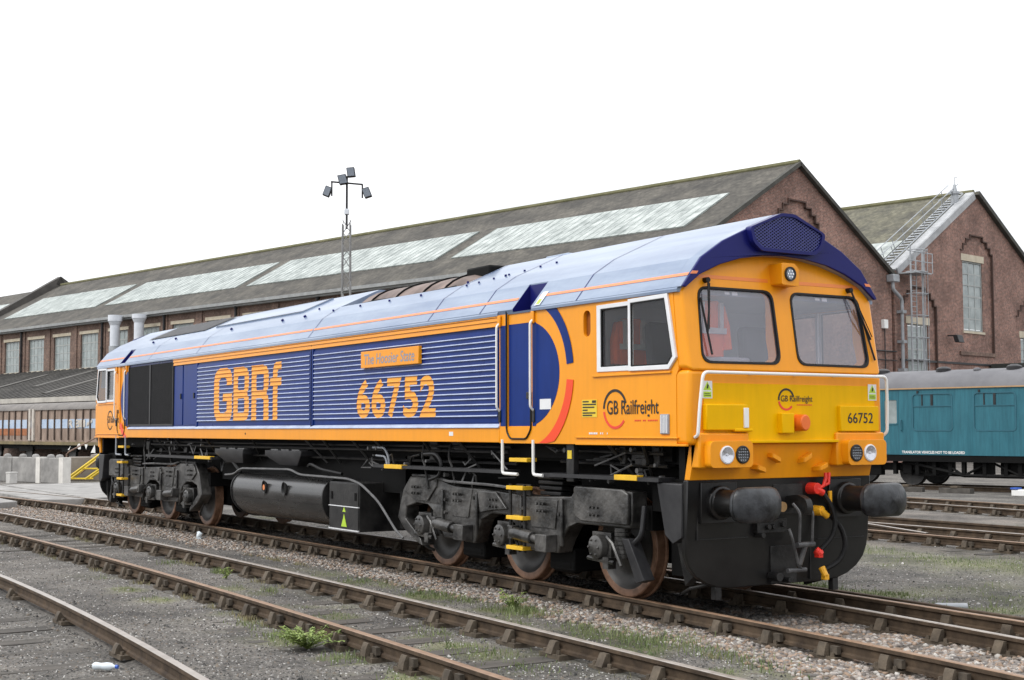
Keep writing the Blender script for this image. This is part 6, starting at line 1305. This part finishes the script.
# ---------------------------------------------------------------- bogies
def wheel_mesh(s):
    b = MB()
    prof = [(.0, .0), (.0, .13), (.035, .15), (.06, .25), (.065, .36), (.03, .42), (.006, .452)]
    b.lathe(prof, (0, 0, 0), (0, 1, 0), 40); b.mi = 1
    b.lathe([(.006, .452), (.0, .47), (.0, .522), (.008, .533), (.10, .540), (.108, .562), (.125, .564), (.138, .55), (.138, .45)], (0, 0, 0), (0, 1, 0), 40); b.mi = 0
    b.lathe([(.138, .45), (.09, .40), (.10, .15), (.2, .11)], (0, 0, 0), (0, 1, 0), 40)
    if s > 0: b.mirror_y()
    return b.mesh('wheel', [WHEELD, TREAD])
WM = {s: wheel_mesh(s) for s in (-1, 1)}
def bogie(sx, axles, yshift):
    sh = lambda x, y, z: (x, y+yshift(x), z)
    b = MB(); b.box(min(axles)-.6, max(axles)+.6, -.62, .62, .42, .80); b.box(min(axles)-.75, min(axles)-.62, -1.1, 1.1, .45, .95); b.box(max(axles)+.58, max(axles)+.7, -1.0, 1.0, .75, 1.0); b.xf(sh)
    bg_ = b.build('bogie', SOOT, loco)
    a1, a2, a3 = (4.57, 6.60, 8.58)
    def loc(x):   # map the measured front bogie's x onto this one
        return x if sx > 0 else np.interp(x, [3.0, a1, a2, a3, 9.8], [axles[0]+1.5, axles[0], axles[1], axles[2], axles[2]-1.2])
    fx = lambda x, y, z: sh(float(loc(x)), y, z)
    frame = [(4.22, 1.165), (4.02, .98), (3.86, .60), (4.05, .46), (4.45, .30), (4.55, .27), (4.50, .36), (4.08, .60), (4.12, .76), (4.40, .82), (4.72, .81), (4.93, .70), (5.08, .50), (5.16, .42), (5.93, .40), (5.99, .52), (6.10, .70), (6.34, .78), (6.70, .78),
             (6.92, .66), (7.06, .46), (7.14, .41), (7.78, .42), (7.86, .56), (8.0, .72), (8.15, .765), (9.14, .765), (9.17, .84), (9.17, 1.14), (8.16, 1.155), (8.05, 1.05), (7.3, 1.02), (6.2, 1.06), (5.45, 1.075), (5.3, 1.09), (5.0, 1.165)]
    for s in (-1, 1):
        b = MB(); b.plate(frame, lambda u, v, d: (u, s*d, v), .96, 1.16); b.xf(fx); b.build('side_frame', BOGIE, bg_, bevel=.022, seg=3)
        b = MB()
        b.plate([(8.16, 1.15), (8.2, 1.17), (9.05, 1.16), (9.15, 1.12), (9.15, .80), (8.30, .80), (8.16, .86)], lambda u, v, d: (u, s*d, v), 1.16, 1.205)
        b.plate([(4.25, 1.15), (4.12, .98), (4.35, .86), (4.75, .86), (4.98, 1.05), (4.98, 1.15)], lambda u, v, d: (u, s*d, v), 1.16, 1.185)
        b.plate([(6.05, 1.05), (6.5, 1.04), (6.75, .85), (6.4, .82), (6.12, .78)], lambda u, v, d: (u, s*d, v), 1.16, 1.20)
        b.plate([(5.3, 1.06), (5.9, 1.05), (5.8, .70), (5.40, .70)], lambda u, v, d: (u, s*d, v), 1.16, 1.175); b.plate([(7.2, 1.0), (7.8, 1.0), (7.75, .68), (7.25, .68)], lambda u, v, d: (u, s*d, v), 1.16, 1.175)
        for x in (5.15, 6.02, 7.05, 7.90): b.box(x-.02, x+.02, s*1.16, s*1.20, .5, 1.02)
        b.xf(fx); b.build_each('cover_casting', BOGIE, bg_, bevel=.014)
        b = MB()
        for cx_, cz_ in ((4.43, 1.0), (6.45, .92), (8.55, .93), (5.55, .95), (7.5, .92)):
            for dx in (-.07, 0, .07):
                for dz in (-.05, .03): b.cyl((cx_+dx, s*1.16, cz_+dz), (cx_+dx, s*1.225, cz_+dz), .020, .016, 7)
        for cx_, cz_ in ((5.23, .90), (5.23, .74), (5.95, .95), (7.1, .88), (7.1, .70), (7.85, .85)): b.cyl((cx_, s*1.16, cz_), (cx_, s*1.20, cz_), .028, .02, 8)
        b.xf(fx); kind(b.build('bolt_heads', BOGIE, bg_), 'stuff')
        for a in (a1, a2, a3):
            b = MB(); b.box(a-.17, a+.17, s*1.0, s*1.13, .40, .70); b.lathe([(0, 0), (0, .09), (-.02, .125), (-.10, .135), (-.11, .11)] if s < 0 else [(0, 0), (0, .09), (-.02, .125), (-.10, .135), (-.11, .11)], (a, s*1.235, .545), (0, s, 0), 20)
            for k in range(6): b.cyl((a+.085*math.cos(k*PI/3), s*1.228, .545+.085*math.sin(k*PI/3)), (a+.085*math.cos(k*PI/3), s*1.25, .545+.085*math.sin(k*PI/3)), .016, .013, 6)
            b.xf(fx); b.build('axle_box', BOGIE, bg_, bevel=.006)
            b = MB()
            for q in range(7): b.lathe([(-.012, .05), (-.02, .085), (.02, .085), (.012, .05)], (a+.30, s*1.07, .47+q*.045), (0, 0, 1), 14)
            b.tube([(a-.2, s*1.16, .42), (a+.3, s*1.18, .40)], .025, 6); b.tube([(a+.17, s*1.18, .66), (a+.30, s*1.20, .60), (a+.42, s*1.18, .38)], .02, 6); b.box(a+.12, a+.22, s*1.1, s*1.2, .33, .45)
            b.xf(fx); b.build('primary_spring', BOGIE, bg_)
        for x0, x1 in ((5.10, 5.86), (6.98, 7.74)):
            b = MB(); b.cyl((x0, s*1.245, .60), (x0+.42, s*1.245, .565), .072, .072, 16); b.cyl((x0+.42, s*1.245, .565), (x1-.15, s*1.245, .545), .045, .045, 12)
            b.box(x1-.20, x1+.03, s*1.16, s*1.31, .43, .62); b.box(x0-.04, x0+.05, s*1.16, s*1.30, .53, .68); b.xf(fx); b.build('damper', BOGIE, bg_, bevel=.008)
        b = MB()
        for a0, a1_ in ((a1+.75, a1+1.25), (a2+.75, a2+1.2)):
            b.box(a0-.05, a1_, s*.55, s*.95, .20, .46); b.cyl((a0-.02, s*.86, .27), (a1_-.05, s*.86, .27), .10, .10, 12)
        b.xf(fx); b.build_each('traction_motor', SOOT, bg_, bevel=.02)
        b = MB()
        for q in range(4): b.box(7.36-.02*q, 7.78+.02*q, s*.85, s*1.12, 1.04+q*.06, 1.085+q*.06)
        b.xf(fx); b.build_each('rubber_spring', RUBBER, bg_, bevel=.012)
        b = MB(); b.tube([(5.0, s*1.19, 1.18), (5.3, s*1.2, 1.13), (6.4, s*1.2, 1.12), (6.95, s*1.21, 1.10)], .017, 6, round_=.08); b.tube([(4.25, s*1.14, 1.18), (4.98, s*1.17, 1.185)], .015, 6); b.xf(fx); b.build_each('brake_pipe', MATS['pipe_grey'], bg_)
        b = MB(); b.add([(8.98, s*1.16, .66), (9.10, s*1.16, .66), (9.34, s*1.14, .26), (9.20, s*1.14, .22), (8.98, s*1.02, .66), (9.10, s*1.02, .66), (9.34, s*1.0, .26), (9.20, s*1.0, .22)], [(0, 1, 2, 3), (7, 6, 5, 4), (0, 4, 5, 1), (1, 5, 6, 2), (2, 6, 7, 3), (3, 7, 4, 0)])
        b.tube([(9.25, s*1.06, 1.0), (9.25, s*1.1, .7), (9.1, s*1.1, .6)], .03, 7, round_=.06); b.xf(fx); b.build('sand_guard', DARKST, bg_, bevel=.006)
        b = MB(); b.tube([(4.05, s*1.05, .42), (4.4, s*1.0, .24), (4.5, s*.95, .2)], .02, 6, round_=.1); b.xf(fx); b.build('sand_pipe', BLACK, bg_)
        for a in axles:
            o = link(bpy.data.objects.new('wheel', WM[s])); o.parent = bg_; o.location = (a, s*.82+yshift(a), .533+.003)
    for a in axles:
        b = MB(); b.cyl((a, -.7+yshift(a), .533), (a, .7+yshift(a), .533), .10, .10, 14); b.build('axle', SOOT, bg_)
bogie(1, (4.57, 6.60, 8.60), lambda x: -.022*(x-4.5) if x > 4.5 else 0)
bogie(-1, (-4.44, -6.64, -8.88), lambda x: -.0)

# ---------------------------------------------------------------- buffer beam, ploughs, couplings
def headstock(sx):
    mir = (lambda b_: b_.mirror_x()) if sx < 0 else (lambda b_: b_)
    half = [(1.255, 1.285), (1.25, .66), (1.235, .55), (1.19, .44), (1.10, .345), (.97, .27), (.82, .225), (.62, .21)]
    P = [(-y, z) for y, z in half] + [(y, z) for y, z in reversed(half)]
    b = MB(); b.prism_x(P, 9.97, 10.035); b.xf(lambda x, y, z: (x-(1.285-z)*.07, y, z)); mir(b)
    pl2 = b.build('snow_plough', PLOUGH, loco, bevel=.012)
    b = MB(); b.box(10.0, 10.022, -.35, .25, .95, 1.27); b.box(9.95, 9.985, .405, .42, .24, .9)
    for x0, x1, z0, z1 in ((-1.1, -.45, .70, .708), (.5, 1.18, .64, .648), (-1.12, -1.1, .7, .95)): b.box(10.0-(1.28-z0)*.07, 10.05-(1.28-z0)*.07, x0, x1, z0, z1)
    mir(b); b.build_each('plough_rib', BLACK, pl2)
    b = MB(); b.box(9.3, 9.955, -1.1, 1.1, .95, 1.28); b.box(9.86, 9.955, -1.21, 1.21, 1.285, 1.62); b.box(9.35, 9.9, -.9, -.75, .3, .95); b.box(9.35, 9.9, .75, .9, .3, .95); mir(b); b.build_each('buffer_beam', SOOT, loco)
    for s in (-1, 1):
        b = MB(); b.box(10.0, 10.05, s*.8636-.23, s*.8636+.23, .86, 1.26); b.lathe([(0, .17), (.05, .165), (.06, .135), (.32, .125), (.33, .11), (.46, .11)], (10.05, s*.8636, 1.06), (1, 0, 0), 24); b.cyl((10.4, s*.8636, 1.06), (10.62, s*.8636, 1.06), .115, .115, 20); mir(b); bu = b.build('buffer', PLOUGH, loco, bevel=.006)
        b = MB(); prof = rrect(-.305, .305, -.17, .17, .15, 8)
        def dome(u, v, d): return (10.585+d - .085*(u/.305)**2*(1 if d > .05 else .3) - .03*(v/.165)**2, s*.8636+u*1.02, 1.06+v)
        k = 9; rings = []
        for j, (sc, dd) in enumerate(((.88, -.05), (.97, -.02), (1.0, .03), (1.0, .06), (.97, .09), (.88, .11), (.5, .125), (.0, .13))): rings.append([dome(p[0]*sc, p[1]*sc, dd) for p in prof])
        n = len(prof); vs = [p for r in rings for p in r]
        b.add(vs, [(j*n+i, j*n+(i+1) % n, (j+1)*n+(i+1) % n, (j+1)*n+i) for j in range(len(rings)-1) for i in range(n)]+[tuple(range(n))]); mir(b); b.build('buffer_head', BUFFER, bu, smooth=50)
    for s in (-1, 1):      # sand boxes beside the beam
        b = MB(); b.plate([(9.58, 1.25), (9.965, 1.25), (9.965, .73), (9.82, .66), (9.70, .74)], lambda u, v, d: (u, s*d, v), 1.0, 1.27); mir(b); b.build('sand_box', DARKST, loco, bevel=.012)
        b = MB(); b.add([(9.74, s*1.15, .68), (9.87, s*1.15, .68), (9.93, s*1.1, .34), (9.80, s*1.1, .24), (9.74, s*1.05, .68), (9.87, s*1.05, .68), (9.93, s*1.0, .34), (9.80, s*1.0, .24)], [(0, 1, 2, 3), (7, 6, 5, 4), (0, 4, 5, 1), (1, 5, 6, 2), (2, 6, 7, 3), (3, 7, 4, 0)])
        b.box(9.88, 9.95, s*.84, s*.76, .10, .30); b.tube([(9.45, s*.84, .12), (9.70, s*.95, .20), (9.92, s*.82, .26)], .02, 6); mir(b); b.build_each('rail_guard', BLACK, loco, bevel=.006)
    # drawhook and screw coupling
    b = MB(); b.box(9.98, 10.04, -.14, .26, .92, 1.22); b.plate(round_poly([(10.03, 1.10), (10.22, 1.12), (10.33, 1.08), (10.36, .98), (10.30, .90), (10.27, .97), (10.20, .99), (10.03, .98)], .04), lambda u, v, d: (u, d, v), .02, .10); mir(b); hk = b.build('drawhook', BLACK, loco, bevel=.012)
    b = MB()
    for y in (-.03, .145): b.tube([(10.20, y, 1.03), (10.28, y+.02, .95), (10.22, y+.06, .62)], .016, 7, round_=.05)
    b.cyl((10.22, .0, .62), (10.22, .23, .62), .028, .028, 10); b.cyl((10.22, .115, .62), (10.16, .09, .42), .026, .026, 10); b.tube([(10.17, -.06, .78), (10.19, -.04, .70), (10.15, .09, .40), (10.13, .15, .36)], .016, 7, round_=.04)
    b.cyl((10.13, -.05, .36), (10.13, .2, .36), .024, .024, 10); mir(b); b.build('screw_coupling', MATS['pipe_grey'], hk)
    b = MB(); b.cyl((10.0, -.14, 1.02), (10.18, -.14, 1.0), .05, .05, 14); mir(b); b.build('hook_pin', M('brass_worn', (.36, .22, .10), .4, .2, 9) if 'brass_worn' not in MATS else MATS['brass_worn'], hk)
    b = MB()
    for y, z in ((-.25, .80), (-.18, .80), (-.05, .82), (-.33, .72), (-.1, .30), (.02, .26)): b.cyl((9.98, y, z), (10.10, y, z), .028, .028, 9)
    b.box(9.97, 10.06, -.38, .02, .74, .88); b.box(9.95, 10.0, -.15, .2, .22, .6); b.cyl((9.98, -.14, .30), (10.12, -.14, .30), .045, .045, 12); mir(b); b.build_each('pipe_socket', BLACK, loco, bevel=.004)
    b = MB(); b.cyl((10.0, .37, 1.17), (10.14, .38, 1.17), .062, .058, 14); b.cyl((10.10, .37, 1.17), (10.12, .47, 1.12), .04, .036, 12); b.tube([(10.12, .42, 1.17), (10.13, .47, 1.20), (10.13, .50, 1.27), (10.13, .50, 1.33)], .020, 8); b.tube([(10.12, .44, 1.18), (10.13, .54, 1.22), (10.13, .55, 1.33)], .018, 8); mir(b); rc = b.build('air_cock', REDCOCK, loco, bevel=.004)
    b = MB(); b.tube([(10.12, .47, 1.12), (10.17, .55, .98), (10.19, .575, .80), (10.17, .53, .66), (10.13, .42, .55)], .026, 9, round_=.12); mir(b); b.build('air_hose', RUBBER, rc)
    b = MB(); b.cyl((10.12, .35, .55), (10.16, .40, .50), .04, .035, 10); b.box(10.10, 10.17, .35, .41, .47, .55); mir(b); b.build('hose_coupling', REDCOCK, rc, bevel=.006)
    b = MB(); b.cyl((10.0, .44, .94), (10.12, .46, .94), .055, .05, 12); b.cyl((10.1, .44, .95), (10.12, .53, .88), .038, .034, 12); b.box(10.09, 10.12, .565, .60, 1.0, 1.14); mir(b); yc_ = b.build('air_cock', YELCOCK, loco, bevel=.004)
    b = MB(); b.tube([(10.12, .55, .90), (10.18, .66, .78), (10.20, .71, .58), (10.17, .64, .42), (10.12, .47, .34)], .026, 9, round_=.14); mir(b); b.build('air_hose', RUBBER, yc_)
    b = MB(); b.cyl((10.11, .44, .37), (10.15, .46, .28), .036, .03, 10); b.box(10.10, 10.16, .44, .50, .24, .30); mir(b); b.build('hose_coupling', YELCOCK, yc_, bevel=.006)
headstock(1); headstock(-1)
# jackets hung in the cab
for (x, y, z, rz, lab) in ((9.60, -.60, 3.09, 0, 'orange hi-vis jacket with grey bands hanging behind the left windscreen'), (8.56, -.80, 2.97, 0, 'orange hi-vis jacket hanging on the back wall seen through the side window')):
    t = thing('hi_vis_jacket', lab, 'jacket', (x, y, z), rz, 'orange work jackets in the cab')
    W = .19
    b = MB(); prof = [(-W, -.58), (-W*1.02, -.3), (-W*.95, -.05), (-W*.45, 0), (W*.45, 0), (W*.95, -.05), (W*1.02, -.3), (W, -.58)]
    b.plate(prof, lambda u, v, d: (d+.02*math.sin(u*22), u, v), -.05, .05); b.build('coat_body', HIVIS, t, bevel=.02)
    for s in (-1, 1):
        b = MB(); b.tube([(0, s*W*.85, -.06), (.01, s*W*1.15, -.25), (.03, s*W*1.2, -.5)], .055, 9); b.build('sleeve', HIVIS, t)
    b = MB(); b.box(-.075, .075, -W*1.0, W*1.0, -.34, -.28); b.box(-.075, .075, -.15, -.10, -.28, -.02); b.box(-.075, .075, .10, .15, -.28, -.02); b.build('reflective_band', REFL, t)
